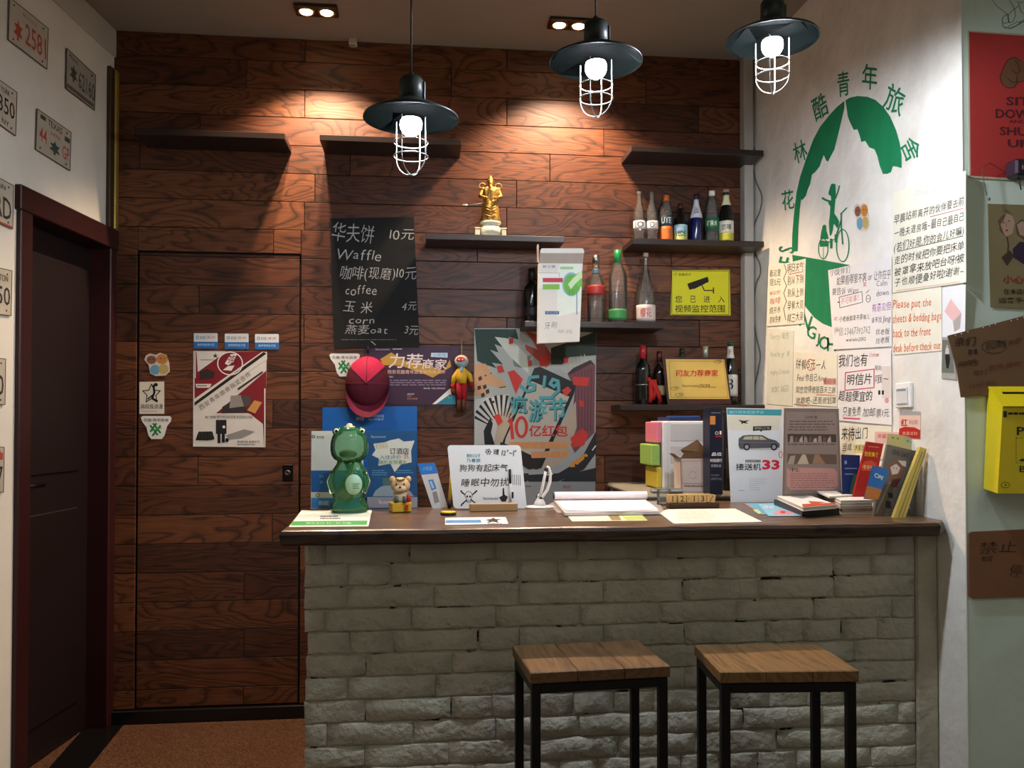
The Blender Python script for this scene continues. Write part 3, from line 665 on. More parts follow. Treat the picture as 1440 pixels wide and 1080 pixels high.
# large festival poster
s = Sheet('festival_poster', 'large colourful festival poster with 519 lettering and phone drawing on the wood wall', 'poster', BACK, [(667, 461.5), (838.5, 462), (837, 712), (666.5, 712)], mt('9fa3a2', .45), .001, OFF)
f = conv(640, 440, 3.859)
LG = mt('8fa39c', .6); DKG = mt('1f3a30', .6)
s.poly([f(105, 85), f(760, 90), f(760, 250), f(610, 330), f(560, 300), f(350, 470), f(105, 470)], mt('a8aca6', .6))
s.poly([f(105, 88), f(330, 88), f(345, 145), f(290, 130), f(310, 165), f(255, 150), f(270, 190), f(215, 170), f(235, 215), f(190, 200), f(260, 280), f(200, 270), f(225, 300), f(160, 280), f(120, 260)], DKG, 1)
s.poly([f(300, 195), f(360, 250), f(420, 225), f(380, 300), f(320, 290)], mt('6d7f70', .6), 1); s.poly([f(215, 130), f(300, 140), f(390, 230), f(400, 330), f(300, 240)], mt('c7cbbf', .6), 1)
s.poly([f(375, 90), f(450, 120), f(540, 250), f(500, 290), f(420, 150)], mt('a84a40', .6), 1); s.poly([f(380, 170), f(470, 210), f(500, 300), f(440, 250), f(385, 200)], mt('a84a40', .6), 2); s.poly([f(450, 95), f(600, 95), f(560, 260), f(520, 200)], mt('b9aaa0', .6), 1)
s.poly([f(520, 190), f(600, 165), f(765, 100), f(765, 230), f(620, 240), f(580, 280), f(520, 280)], mt('26322b', .6), 2)
s.poly([f(105, 280), f(165, 275), f(200, 330), f(275, 380), f(270, 410), f(160, 390), f(175, 450), f(105, 450)], mt('c69a72', .6), 2)
for (a, b_) in ((125, 350), (150, 395), (120, 400), (140, 440), (165, 420)): s.poly([f(a, b_), f(a+18, b_-8), f(a+22, b_+12), f(a+4, b_+20)], mt('3a2a20', .6), 3)
s.disc(*f(165, 340), 1.2, 1.2, BLACK, 4); s.disc(*f(195, 328), 1, 1, BLACK, 4); s.line([f(240, 405), f(275, 400)], 1.2, BLACK, 4)
s.poly([f(105, 470), f(290, 440), f(290, 560), f(200, 715), f(105, 715)], mt('c9c6be', .6), 3)
for k in range(8):
    a = f(110+k*8, 462+0) if k < 4 else f(105, 480+(k-4)*0)
for k in range(12):
    t0 = math.radians(200+k*11); cx, cy = f(255, 640); r0, r1 = 18, 44
    p = lambda r, t: (max(667.5, cx+r*math.cos(t)), min(705, cy+r*math.sin(t)*1.15))
    s.poly([p(r0, t0), p(r1, t0), p(r1, t0+.09), p(r0, t0+.05)], BLACK, 4)
s.poly([f(160, 715), f(155, 640), f(190, 570), f(205, 600), f(195, 650), f(215, 715)], BLACK, 5)
s.disc(*f(208, 483), 1.6, 1.8, BLACK, 5)
s.poly([f(210, 715), f(240, 560), f(330, 470), f(350, 720)], mt('b8a890', .6), 3)
s.poly([f(610, 330), f(735, 265), f(760, 290), f(755, 650), f(650, 760), f(620, 700), f(650, 420)], mt('75454c', .6), 3)
for k in range(6): s.line([f(650+k*18, 330-k*6), f(655+k*16, 640)], 1.1, mt('5b343c', .6), 4)
s.poly([f(610, 330), f(640, 300), f(735, 255), f(765, 290), f(740, 275), f(625, 335)], mt('3d2a2c', .6), 5)
for k in range(5): s.line([f(630+k*20, 305-k*9), f(622+k*20, 250-k*6)], 1.2, mt('c0b6a0', .6), 4)
# phone
s.poly([f(430, 300), f(460, 292), f(640, 375), f(655, 400), f(645, 440), f(470, 840), f(440, 850), f(250, 770), f(240, 740)], BLACK, 6)
s.poly([f(415, 370), f(620, 455), f(480, 760), f(462, 790), f(268, 715), f(275, 680)], mt('b8b0a2', .6), 7)
s.poly([f(460, 800), f(655, 480), f(660, 620), f(600, 800), f(480, 870)], mt('b0a08e', .6), 5)
s.poly([f(245, 700), f(300, 720), f(420, 775), f(470, 760), f(455, 840), f(400, 850), f(300, 790), f(245, 770)], mt('241c1a', .6), 8)
# road
s.poly([f(375, 880), f(560, 870), f(680, 800), f(765, 640), f(765, 760), f(700, 850), f(560, 915), f(400, 920)], mt('25252a', .6), 6)
s.poly([f(105, 880), f(400, 870), f(390, 920), f(105, 915)], mt('25252a', .6), 6); s.poly([f(570, 915), f(640, 870), f(765, 840), f(765, 915)], mt('25252a', .6), 7)
s.line([f(490, 880), f(530, 874)], 1.5, WHITE, 9); s.line([f(745, 745), f(762, 722)], 1.5, WHITE, 9)
s.poly([f(630, 815), f(710, 762), f(722, 775), f(650, 835), f(625, 838)], mt('cf8c35', .6), 9); s.disc(*f(655, 826), 1.6, 1.6, BLACK, 10); s.disc(*f(706, 785), 1.4, 1.4, BLACK, 10)
s.rect(667, 677.5, 837, 711.5, mt('8f9192', .5), 8); s.text('携程', *f(585, 935), *f(628, 955), RED, 10); s.lines(*f(385, 938), f(415, 938)[0], 1, 2, FADEINK, 1.5, l=10); s.lines(*f(440, 990), f(480, 990)[0], 1, 2, FADEINK, 4, l=10)
RP = mt('c9362e', .6)
for q in ([(225, 290), (255, 283), (268, 320), (235, 328)], [(285, 320), (320, 310), (368, 360), (330, 440)], [(293, 140), (315, 135), (317, 165), (293, 170)], [(455, 240), (500, 225), (505, 290), (460, 290)], [(580, 420), (612, 398), (632, 420), (600, 455)], [(208, 560), (240, 545), (260, 590), (232, 612)], [(640, 345), (730, 350), (720, 400), (640, 390)], [(588, 245), (615, 245), (612, 270), (590, 272)], [(625, 680), (690, 625), (722, 660), (700, 720), (640, 730)], [(670, 470), (700, 480), (698, 510), (675, 505)], [(395, 262), (415, 255), (418, 285), (398, 290)]):
    s.poly([f(*p) for p in q], RP, 9)
TQ = mt('4f9fa2', .5); DK = mt('24484c', .6)
for m, d, l in ((DK, 1.0, 10), (TQ, 0, 11)):
    for pts in ([(405, 350), (450, 345)], [(405, 350), (395, 385), (430, 390), (428, 415), (390, 425), (355, 395)]): s.line([(f(*p)[0]+d, f(*p)[1]+d) for p in pts], 4.2, m, l)
    s.line([(f(*p)[0]+d, f(*p)[1]+d) for p in ((487, 345), (480, 400))], 4, m, l)
    s.line([(f(*p)[0]+d, f(*p)[1]+d) for p in ((560, 370), (530, 360), (515, 385), (535, 400), (560, 380), (562, 420), (520, 460), (460, 460))], 4.2, m, l)
s.text('疯', *f(300, 455), *f(395, 555), DK, 10, 0, .03); s.text('疯', *f(297, 450), *f(392, 550), TQ, 11, 0, .018)
s.text('游节', *f(400, 475), *f(605, 600), DK, 10, -.06, .03); s.text('游节', *f(397, 470), *f(602, 595), TQ, 11, -.06, .018)
s.line([f(293, 590), f(302, 578), f(312, 680)], 4.6, RP, 11); s.ring(*f(360, 620), 7.2, 13.5, 4.4, RP, 11)
s.text('亿红包', *f(400, 608), *f(612, 672), RP, 11, 0, .02)
for k, t in enumerate(('满额即送 旅游好礼', '抢红包赢免单')): s.poly([f(290+k*120, 700+k*52), f(620, 700+k*48), f(612, 735+k*50), f(300+k*115, 738+k*50)], mt('c9976a', .6), 10); s.text(t, *f(300+k*120, 704+k*50), *f(610, 734+k*50), mt('d9803c', .6), 11)
s.done()
# yellow CCTV sign
s = Sheet('camera_warning_sign', 'yellow security camera warning sign on the wood wall under the bottle shelf', 'sign', BACK, [(945, 380), (1026, 379.5), (1027.5, 443.5), (943, 443)], mt('d8d61c', .45, var=.04), .003, OFF)
f = conv(810, 200, 4.154)
for q in ([(560, 752), (893, 752)], [(893, 752), (893, 1006)], [(893, 1006), (560, 1006)], [(560, 1006), (560, 752)]): s.line([f(*p) for p in q], .7, INK)
s.poly([f(655, 825), f(770, 785), f(776, 815), f(690, 858), f(668, 850)], INK, 2); s.poly([f(650, 828), f(668, 822), f(682, 858), f(662, 862)], INK, 2)
s.line([f(735, 835), f(750, 866), f(800, 866)], 1.4, INK, 2); s.line([f(803, 850), f(803, 882)], 1.6, INK, 2)
s.ring(*f(580, 771), 1.8, 1.8, .5, INK); s.text('温馨提示', *f(597, 765), *f(672, 780), INK)
for k, t in enumerate('您已进入'): s.text(t, *f((580, 668, 745, 830)[k], 897), *f((620, 700, 783, 868)[k], 937), INK, off=.006)
s.text('视频监控范围', *f(578, 950), *f(870, 995), INK, off=.006); s.done()

# hanging cap
ct = thing('baseball_cap', BACK.hit(517, 545), 'magenta and maroon baseball cap hanging on the wood wall', 'cap')
c = onY(517, 540, YW-.012); rx, rz = .098, .125
CAPM = mt('5a1226', .8, bump=.2, bscale=300); CAPT = mt('c0204a', .8, bump=.2, bscale=300)
b = MB(); n, k = 28, 9
vs, fs = [], []
for i in range(k+1):
    q = math.pi/2*i/k
    for j in range(n):
        t = 2*math.pi*j/n; vs.append(V((c.x+rx*math.cos(q)**.8*math.cos(t), c.y-.085*math.sin(q), c.z+rz*math.cos(q)**.8*math.sin(t)*(1 if math.sin(t) > 0 else .92))))
top_f, low_f = [], []
for i in range(k):
    for j in range(n):
        fc = (i*n+j, i*n+(j+1) % n, (i+1)*n+(j+1) % n, (i+1)*n+j); a = (j+.5)/n*360
        (top_f if 36 < a < 144 else low_f).append(fc)
b.add(vs, low_f, CAPM, True); b.add(vs, top_f, CAPT, True)
b.build('crown', parent=ct)
b = MB()
for a in (36, 144, 0, 180, 90, 270):
    t = math.radians(a); b.tube([V((c.x+rx*math.cos(q)**.8*math.cos(t)*1.005, c.y-.0855*math.sin(q), c.z+rz*math.cos(q)**.8*math.sin(t)*(1 if math.sin(t) > 0 else .92)*1.005)) for q in [math.pi/2*i/8 for i in range(9)]], .0014, mt('741c34', .8), 5)
b.ell((c.x, c.y-.087, c.z), (.007, .004, .007), CAPM); b.build('seams', parent=ct)
b = MB(); vs = []; L = 15
for lay in (0, 1):
    for i in range(L):
        t = math.pi+math.pi*i/(L-1)
        for (r, d) in ((1.0, .02), (1.22, .055)):
            x = c.x+rx*math.cos(t)*(1.0 if r == 1 else .97); zz = c.z+rz*.80*math.sin(t)*r-(.028 if r > 1 else 0); vs.append(V((x, c.y-d-.03*(-math.sin(t))-lay*.003, zz)))
fs = []
for lay in (0, 1):
    for i in range(L-1): a = lay*2*L+i*2; fs.append((a, a+2, a+3, a+1))
for i in range(L-1): fs.append((i*2+1, i*2+3, 2*L+i*2+3, 2*L+i*2+1))
b.add(vs, fs, mt('6b1230', .8), True); b.build('brim', parent=ct)
b = MB(); hk = BACK.hit(518, 492); b.tube([hk+V((0, -.004, .012)), hk+V((0, -.03, .008)), hk+V((0, -.034, -.004)), hk+V((0, -.02, -.014))], .004, BLACK, 6); b.build('wall_hook', parent=ct)

# hanging knitted doll
dt = thing('hanging_doll', BACK.hit(649, 540), 'small cloth doll in yellow top and red trousers hanging right of the purple banner', 'doll')
f = conv(520, 480, 9.6)
def dp(x, y, dd=.045): return onY(*f(x, y), YW-dd)
DY = mt('d2a62a', .85, bump=.3, bscale=200); DR = mt('a3141f', .85, bump=.3, bscale=200); DB = mt('4d2716', .85, bump=.3, bscale=200); DG = mt('8fa5a8', .85)
b = MB(); b.tube([dp(1240, 0, .012), dp(1242, 100, .03), dp(1240, 190)], .0012, mt('b59a6c', .6), 5); b.tube([dp(1240, -8, .004), dp(1240, -8, .014)], .003, METAL, 6); b.build('hanging_cord', parent=dt)
b = MB(); u = 1/9.6/1200*3.83
b.ell(dp(1238, 268), (95*u, 80*u, 85*u), mt('c9b9a8', .85), n=18); b.ell(dp(1238, 290, .052), (88*u, 72*u, 72*u), DG); b.build('head', parent=dt)
b = MB(); b.ell(dp(1228, 250, .066), (60*u, 40*u, 42*u), mt('b02a2a', .8)); b.ell(dp(1205, 248, .0775), (11*u, 7*u, 12*u), mt('e8d8c8', .6)); b.ell(dp(1252, 248, .0775), (11*u, 7*u, 12*u), mt('e8d8c8', .6)); b.ell(dp(1205, 250, .080), (5*u, 4*u, 5*u), BLACK); b.ell(dp(1252, 250, .080), (5*u, 4*u, 5*u), BLACK); b.build('face', parent=dt)
b = MB(); b.tube([dp(1238, 345), dp(1238, 390), dp(1238, 480), dp(1238, 570)], [40*u, 72*u, 80*u, 66*u], DY, 12); b.build('torso', parent=dt)
b = MB(); b.tube([dp(1238, 350, .058), dp(1238, 400, .066), dp(1240, 440, .066)], [34*u, 22*u, 8*u], DG, 8); b.build('collar', parent=dt)
for pts in (((1195, 400), (1140, 480), (1118, 580)), ((1285, 395), (1340, 450), (1375, 550))):
    b = MB(); b.tube([dp(*p) for p in pts], [30*u, 34*u, 28*u], DY, 10); q = pts[-1]; b.tube([dp(*q), dp(q[0]+5, q[1]+60)], [32*u, 26*u], DR, 10); b.tube([dp(q[0]+5, q[1]+60), dp(q[0]+15, q[1]+110), dp(q[0]+22, q[1]+135)], [26*u, 28*u, 12*u], DB, 10); b.build('arm', parent=dt)
for sg in (-1, 1):
    b = MB(); b.tube([dp(1238+sg*34, 560), dp(1238+sg*32, 680), dp(1240+sg*32, 780)], [44*u, 40*u, 34*u], DR, 10); b.tube([dp(1240+sg*32, 775), dp(1238+sg*30, 870), dp(1238+sg*38, 950)], [30*u, 28*u, 34*u], DB, 10); b.build('leg', parent=dt)

# ------------------------------------------------------------------ bottles
def mm(px, Y): return px/1200*Y
def bottle(px, ytop, zb, Y, wpx, prof, body, label, cap=None, bands=(), group=None, texts=(), name='bottle'):
    top = onY(px, ytop, Y); c = V((top.x, Y, zb)); H = top.z-zb; R = mm(wpx, Y)/2
    p = [(r*R, z*H) for r, z in prof]
    t = thing(name, c, label, 'bottle', group)
    b = MB(); b.lathe(c, [(1e-5, 0)]+p+[(1e-5, p[-1][1])], body, 26); b.build('glass_body', parent=t)
    def rad(zf):
        for (r0, z0), (r1, z1) in zip(prof, prof[1:]):
            if z0 <= zf <= z1: return (r0+(r1-r0)*((zf-z0)/(z1-z0) if z1 > z0 else 0))*R
        return prof[-1][0]*R
    if cap:
        z0, z1, m, ex = cap; b = MB(); r = rad(.985)*ex; b.lathe(c, [(1e-5, H*z0), (max(r, rad(z0)*1.04), H*z0), (max(r*.98, rad((z0+z1)/2 if z1 <= 1 else .99)*1.04), H*(z0+z1)/2), (r, H*z1), (1e-5, H*z1+.001)], m, 20); b.build('cap', parent=t)
    lb = None
    for (z0, z1, m) in bands:
        b = MB(); zz = [z0+(z1-z0)*k/5 for k in range(6)]; b.lathe(c, [(rad(q)+.0008, H*q) for q in zz], m, 26); lb = b.build('paper_label', parent=t)
    for (tx, z0, z1, wfrac, m) in texts:
        vs, fs = glyphs(tx, .004); a0 = min(v[0] for v in vs); a1 = max(v[0] for v in vs); b0 = min(v[1] for v in vs); b1 = max(v[1] for v in vs)
        face = math.atan2(-c.y, -c.x); out = []
        for a, q in vs:
            zf = z0+(z1-z0)*(q-b0)/(b1-b0); ang = face+((a-a0)/(a1-a0)-.5)*wfrac*2; r = rad(zf)+.0014; out.append(V((c.x+r*math.cos(ang), c.y+r*math.sin(ang), c.z+zf*H)))
        b = MB(); b.add(out, fs, m); b.build('lettering', parent=t)
    return t
BEER = [(.93, 0), (1, .02), (1, .52), (.93, .60), (.62, .72), (.42, .82), (.37, .92), (.42, .93), (.42, 1)]
WINE = [(.94, 0), (1, .02), (1, .58), (.92, .66), (.55, .73), (.36, .78), (.33, .93), (.38, .94), (.38, 1)]
PET = [(.85, 0), (1, .03), (1, .25), (.95, .3), (1, .36), (1, .62), (.9, .74), (.6, .86), (.4, .91), (.4, 1)]
TALL = [(.94, 0), (1, .02), (1, .62), (.97, .68), (.55, .80), (.34, .84), (.30, .95), (.33, 1)]
DROP = [(.94, 0), (1, .03), (1, .30), (.88, .45), (.55, .62), (.30, .74), (.22, .84), (.22, .96), (.28, 1)]
YB = YW-.10
G1 = 'drink bottles on the upper right shelf'
CLR = glass('dfe4e0', .12); DKGL = mt('0d0f0d', .12, spec=.6, var=.1); GRGL = mt('0f2a1a', .12, spec=.6); BLGL = mt('0b1850', .15, spec=.6); BRGL = mt('1a0d08', .12, spec=.6)
bottle(899, 270, Z2, YB, 17, BEER, CLR, 'clear glass bottle with white label, leftmost on the upper right shelf', None, [(.27, .42, WHITE)], G1, [('IO', .29, .40, .7, INK)])
bottle(917, 270, Z2, YB, 17, BEER, CLR, 'clear glass bottle with white label, second from left on the upper right shelf', None, [(.27, .42, WHITE)], G1, [('O', .29, .40, .4, INK)])
bottle(937, 275, Z2, YB, 18, PET, glass('e8e0d8', .15), 'small plastic bottle with orange cap and orange fruit label', (.88, 1.0, mt('c8652a', .4), 1.1), [(.36, .56, mt('27404f', .5)), (.02, .34, mt('cf6a2c', .5))], G1, [('UTE', .40, .52, .8, mt('d8e0e0', .5))])
bottle(957, 287, Z2, YB, 19, [(.94, 0), (1, .02), (1, .5), (.9, .6), (.5, .75), (.4, .8), (.38, 1)], DKGL, 'squat black bottle with pale blue and yellow label', (.88, 1.0, mt('3a1512', .4), 1.1), [(.02, .24, mt('b9c47a', .6)), (.24, .46, mt('9cc4d4', .6))], G1, [('VEDE', .17, .30, .8, INK)])
bottle(979, 274, Z2, YB, 17, BEER, BLGL, 'cobalt blue bottle with white neck label', (.94, 1.0, BLACK, 1.1), [(.52, .90, mt('c9ccd2', .5))], G1, [('蓝', .6, .74, .5, mt('25307a', .5))])
bottle(1001, 269, Z2, YB, 20, PET, glass('e4eeee', .1), 'clear plastic water bottle with white cap and green label', (.91, 1.0, WHITE, 1.1), [(.28, .48, mt('1d6b44', .5))], G1, [('矿泉水', .33, .43, .8, WHITE)])
bottle(1021, 267, Z2, YB, 21, BEER, DKGL, 'dark bottle with yellow and white label and pale neck label, rightmost on the shelf', (.95, 1.0, mt('9a8a7a', .4), 1.1), [(.06, .20, mt('b8b83a', .5)), (.20, .42, mt('dcdcd0', .5)), (.71, .9, mt('d6d6b0', .5))], G1, [('果啤', .24, .36, .7, INK)])
G2 = 'dark bottles on the lowest right shelf'
bottle(904, 486, Z4, YB, 21, WINE, DKGL, 'black wine bottle with red foil neck, leftmost on the lowest shelf', (.78, 1.0, mt('a31f2c', .35), 1.15), [(.33, .345, METAL)], G2)
bottle(927, 494, Z4, YB+.02, 18, WINE, BRGL, 'dark brown bottle with dark red foil, beside the red ribbon', (.80, 1.0, mt('451216', .35), 1.15), [(.18, .36, mt('a89468', .6))], G2)
bottle(959, 490, Z4, YB+.04, 18, BEER, GRGL, 'green bottle mostly hidden behind the gold plaque, on the left', None, [], G2)
bottle(992, 487, Z4, YB+.04, 17, BEER, GRGL, 'bottle with silver foil neck behind the gold plaque, on the right', (.8, 1.0, mt('b7bda4', .35, .5), 1.1), [], G2)
bottle(1027, 481, Z4, YB, 20, BEER, DKGL, 'dark beer bottle with white labels, rightmost on the lowest shelf', (.95, 1.0, mt('1c4a2c', .4), 1.1), [(.14, .48, mt('c9ccc8', .5)), (.74, .93, mt('c9ccc8', .5))], G2, [('3', .24, .42, .4, INK), ('E', .80, .88, .4, RED)])
G3 = 'bottles on the middle shelf'
bottle(748, 378, Z3, YB, 24, WINE, DKGL, 'black wine bottle left of the white carton on the middle shelf', (.8, 1, BLACK, 1.1), [(.12, .3, mt('1c1c1e', .5))], G3)
bottle(838, 360, Z3, YB, 25, [(.94, 0), (1, .02), (1, .5), (.95, .6), (.5, .72), (.4, .76), (.36, .95), (.36, 1)], CLR, 'clear square-shouldered bottle with silver cap and red label', (.90, 1.0, METAL, 1.15), [(.42, .56, mt('9a2a28', .5)), (.74, .8, mt('4a6a80', .4))], G3)
bottle(868.5, 352, Z3, YB, 26, TALL, CLR, 'clear tall bottle with green cap and green label', (.83, 1.0, mt('17854a', .4), 1.2), [(.06, .20, mt('3a8a4a', .5))], G3)
bottle(908, 356, Z3, YB, 27, DROP, CLR, 'clear teardrop bottle with white label, rightmost on the middle shelf', (.95, 1.0, mt('a89888', .5), 1.1), [(.05, .27, mt('d0c4c0', .6))], G3, [('樱花', .1, .22, .6, RED)])
# red ribbon
b = MB(); pr = lambda x, y, dd=.13: onY(860+x/3.857, 440+y/3.857, YW-dd)
for pts, ww in ((((190, 350), (220, 380), (255, 440), (265, 485)), 9), (((205, 350), (212, 400), (215, 450), (208, 488)), 9), (((195, 365), (235, 370), (240, 410), (225, 470)), 7)):
    b.tube([pr(*p) for p in pts], [.004, .010, .012, .009], mt('b01e18', .7), 8)
o = b.build('red_ribbon', label='bright red ribbon lying against the dark bottle on the lowest shelf', cat='ribbon')
# gold plaque
PLQ = Plane((0, YW-.155, Z4), (0, -math.cos(math.radians(8)), math.sin(math.radians(8))))
s = Sheet('award_plaque', 'gold award plaque in dark wooden frame leaning on the lowest shelf', 'plaque', PLQ, [(931, 502), (1021, 503), (1028.5, 568), (939, 569)], mt('3b1513', .35), .012, 0)
s.poly([(936, 505), (1018.5, 505.5), (1026, 561), (941, 561)], mt('cdae5a', .4, .2)); f = conv(860, 440, 3.857)
for q in ([(312, 262), (608, 262)], [(608, 262), (632, 458)], [(632, 458), (322, 458)], [(322, 458), (312, 262)]): s.line([f(*p) for p in q], .5, mt('6b4e16', .5))
for cx, cy in ((365, 445), (340, 410), (575, 265)): s.ring(*f(cx, cy), 5, 2, .6, mt('6b4e16', .5), 2); s.ring(*f(cx+14, cy-4), 3, 1.5, .5, mt('6b4e16', .5), 2)
s.text('网友力荐商家', *f(350, 308), *f(578, 345), mt('b3201c', .5), 3, off=.015); s.text('Recommended 西安旅舍', *f(385, 385), *f(535, 402), mt('5b3c12', .5), 2); s.lines(*f(470, 400), f(580, 400)[0], 1, 2, mt('8a6420', .5), 1)
s.done()
# carton hanging at the middle shelf
CY_ = YW-SD-.045; f = conv(750, 340, 7.2)
ct = thing('toothbrush_carton', onY(788, 484, CY_), 'opened white toothbrush carton with green picture at the front edge of the middle shelf', 'carton')
q = [onY(*f(*p), CY_) for p in ((55, 218), (500, 220), (468, 1010), (45, 1030))]; CW = mt('dcd8d0', .55, var=.03)
b = MB(); b.slab(q, (0, -1, 0), .032, CW); b.build('box', parent=ct)
CP = Plane((0, CY_, 0), (0, -1, 0))
s = Sheet('printed_front', None, None, CP, [f(58, 222), f(497, 224), f(466, 1005), f(48, 1025)], CW, .0004, .0002, parent=ct)
s.poly([f(270, 225), f(495, 225), f(480, 700), f(240, 760), f(240, 320)], mt('dfe8dc', .5)); s.disc(*f(385, 430), 13, 17, mt('7db6c4', .5), 1); s.disc(*f(390, 435), 11.5, 15, mt('5fae34', .5), 2); s.poly([f(350, 430), f(400, 370), f(490, 290), f(495, 360), f(430, 420), f(380, 480)], mt('cfe6b8', .5), 3)
s.poly([f(430, 330), f(497, 290), f(492, 460), f(440, 440)], mt('6cc23e', .5), 2); s.line([f(370, 490), f(365, 540)], .8, mt('3b7a1e', .5), 3); s.line([f(395, 490), f(400, 540)], .8, mt('3b7a1e', .5), 3)
s.rect(*f(50, 315), *f(265, 470), WHITE, 3); s.line([f(50, 316), f(262, 316), f(265, 360)], .5, GREY, 4); s.rect(*f(95, 366), *f(298, 410), mt('b01f3c', .5), 4); s.rect(*f(95, 430), *f(265, 482), mt('74b53a', .5), 4)
s.text('新之健', *f(95, 236), *f(222, 264), mt('2a3f8a', .5), 4); s.rect(*f(272, 252), *f(405, 278), mt('9cc88a', .5), 3); s.rect(*f(120, 702), *f(260, 734), mt('27477c', .5), 3); s.text('软毛牙刷', *f(130, 706), *f(250, 730), mt('a8bcd8', .5), 4); s.line([f(440, 520), f(440, 735)], 1.0, mt('35569a', .5), 3)
s.hand('牙刷', *f(110, 810), *f(245, 885), mt('6b6866', .8), 3); s.hand('10元', *f(250, 885), *f(405, 930), mt('8b7876', .8), 3); s.done()
fl = Plane(onY(780, 371, CY_), (0, -math.cos(math.radians(-12)), math.sin(math.radians(-12))))
b = MB(); b.slab([fl.hit(*f(x, y)) for x, y in ((60, 218), (70, 90), (85, 66), (500, 66), (515, 90), (500, 220))], fl.n, .0012, mt('a89c92', .6)); o = b.build('flap', parent=ct)
b = MB(); b.slab([fl.hit(*f(x, y), .001) for x, y in ((72, 115), (70, 90), (85, 66), (500, 66), (515, 90), (513, 115))], fl.n, .0008, WHITE); b.build('flap_tongue', parent=ct)
b = MB(); b.slab([onY(*f(*p), CY_+.02) for p in ((35, 40), (45, 20), (55, 30), (58, 220), (38, 200))], (0, -1, 0), .001, mt('b8aaa0', .6)); b.build('side_flap', parent=ct)

# golden statue on white pedestal
pc = onY(689.5, 328, YW-.10); pc = V((pc.x, YW-.10, Z2)); ST = thing('statue', pc, 'golden robed warrior statuette on a white stone pedestal, on the wall shelf', 'statue')
u = 1/3.857/1200*3.78; STN = mt('c9c6ac', .5, bump=.3, bscale=150); GOLD = mt('a5803c', .38, .55, bump=.5, bscale=110, var=.25)
b = MB(); b.lathe(pc, [(46*u, 0), (50*u, 6*u), (44*u, 14*u), (60*u, 30*u), (64*u, 45*u), (58*u, 62*u), (44*u, 72*u), (54*u, 82*u), (60*u, 88*u), (56*u, 96*u), (1e-5, 96*u)], STN, 26, sy=.8); b.build('pedestal', parent=ST)
b = MB()
for sg in (-1, 1): b = MB(); b.box(pc+V((sg*72*u, 0, 27*u)), (26*u, 60*u, 54*u), STN, bev=3*u); b.box(pc+V((sg*72*u, 0, 56*u)), (32*u, 64*u, 6*u), STN, bev=2*u); b.build('plinth_side', parent=ST)
z0 = 94*u; g = pc+V((0, 0, z0))
b = MB()
fold = lambda a, z: .10*math.sin(a*7+z*40)+.05*math.sin(a*13)
b.lathe(g, [(50*u, 0), (54*u, 8*u), (46*u, 30*u), (44*u, 70*u), (40*u, 105*u), (36*u, 125*u), (42*u, 150*u), (46*u, 170*u), (38*u, 188*u), (14*u, 198*u), (1e-5, 199*u)], GOLD, 40, sy=.75, fold=fold)
for k in range(4): b.tube([g+V((x*u, -36*u-4*u*(k % 2), (70-k*16+abs(x)*.35)*u)) for x in (-30, -15, 0, 15, 30)], 3.5*u, GOLD, 6)
b.build('robe', parent=ST)
b = MB(); b.ell(g+V((0, -6*u, 212*u)), (15*u, 15*u, 20*u), GOLD); b.tube([g+V((0, -18*u, 204*u)), g+V((0, -26*u, 185*u)), g+V((0, -30*u, 150*u))], [7*u, 9*u, 3*u], GOLD, 8); b.ell(g+V((0, -20*u, 210*u)), (3*u, 5*u, 5*u), GOLD)
b.build('head', parent=ST)
b = MB(); b.lathe(g+V((0, 0, 220*u)), [(18*u, 0), (20*u, 6*u), (14*u, 14*u), (12*u, 24*u), (7*u, 34*u), (1e-5, 37*u)], GOLD, 14); b.build('hat', parent=ST)
for sg in (-1, 1):
    b = MB(); b.ell(g+V((sg*40*u, -2*u, 178*u)), (17*u, 17*u, 15*u), GOLD); b.tube([g+V((sg*42*u, -4*u, 175*u)), g+V((sg*56*u, -12*u, 140*u)), g+V((sg*30*u, -38*u, 125*u))], [13*u, 12*u, 8*u], GOLD, 9); b.ell(g+V((sg*24*u, -42*u, 124*u)), (9*u, 9*u, 8*u), GOLD); b.build('arm', parent=ST)
    b = MB(); b.tube([g+V((sg*(44+18*math.cos(a))*u, 4*u, (200+15*math.sin(a))*u)) for a in [2*math.pi*k/14 for k in range(14)]], 4*u, GOLD, 6, True); b.build('ribbon_ring', parent=ST)
b = MB(); b.tube([g+V((-40*u, -30*u, 100*u)), g+V((-70*u, -30*u, 92*u)), g+V((-125*u, -30*u, 86*u))], 1.8*u, mt('cfcabc', .3, .6), 6); b.ell(g+V((-140*u, -30*u, 85*u)), (16*u, 3*u, 5*u), mt('cfcabc', .3, .6)); b.build('long_blade', parent=ST)

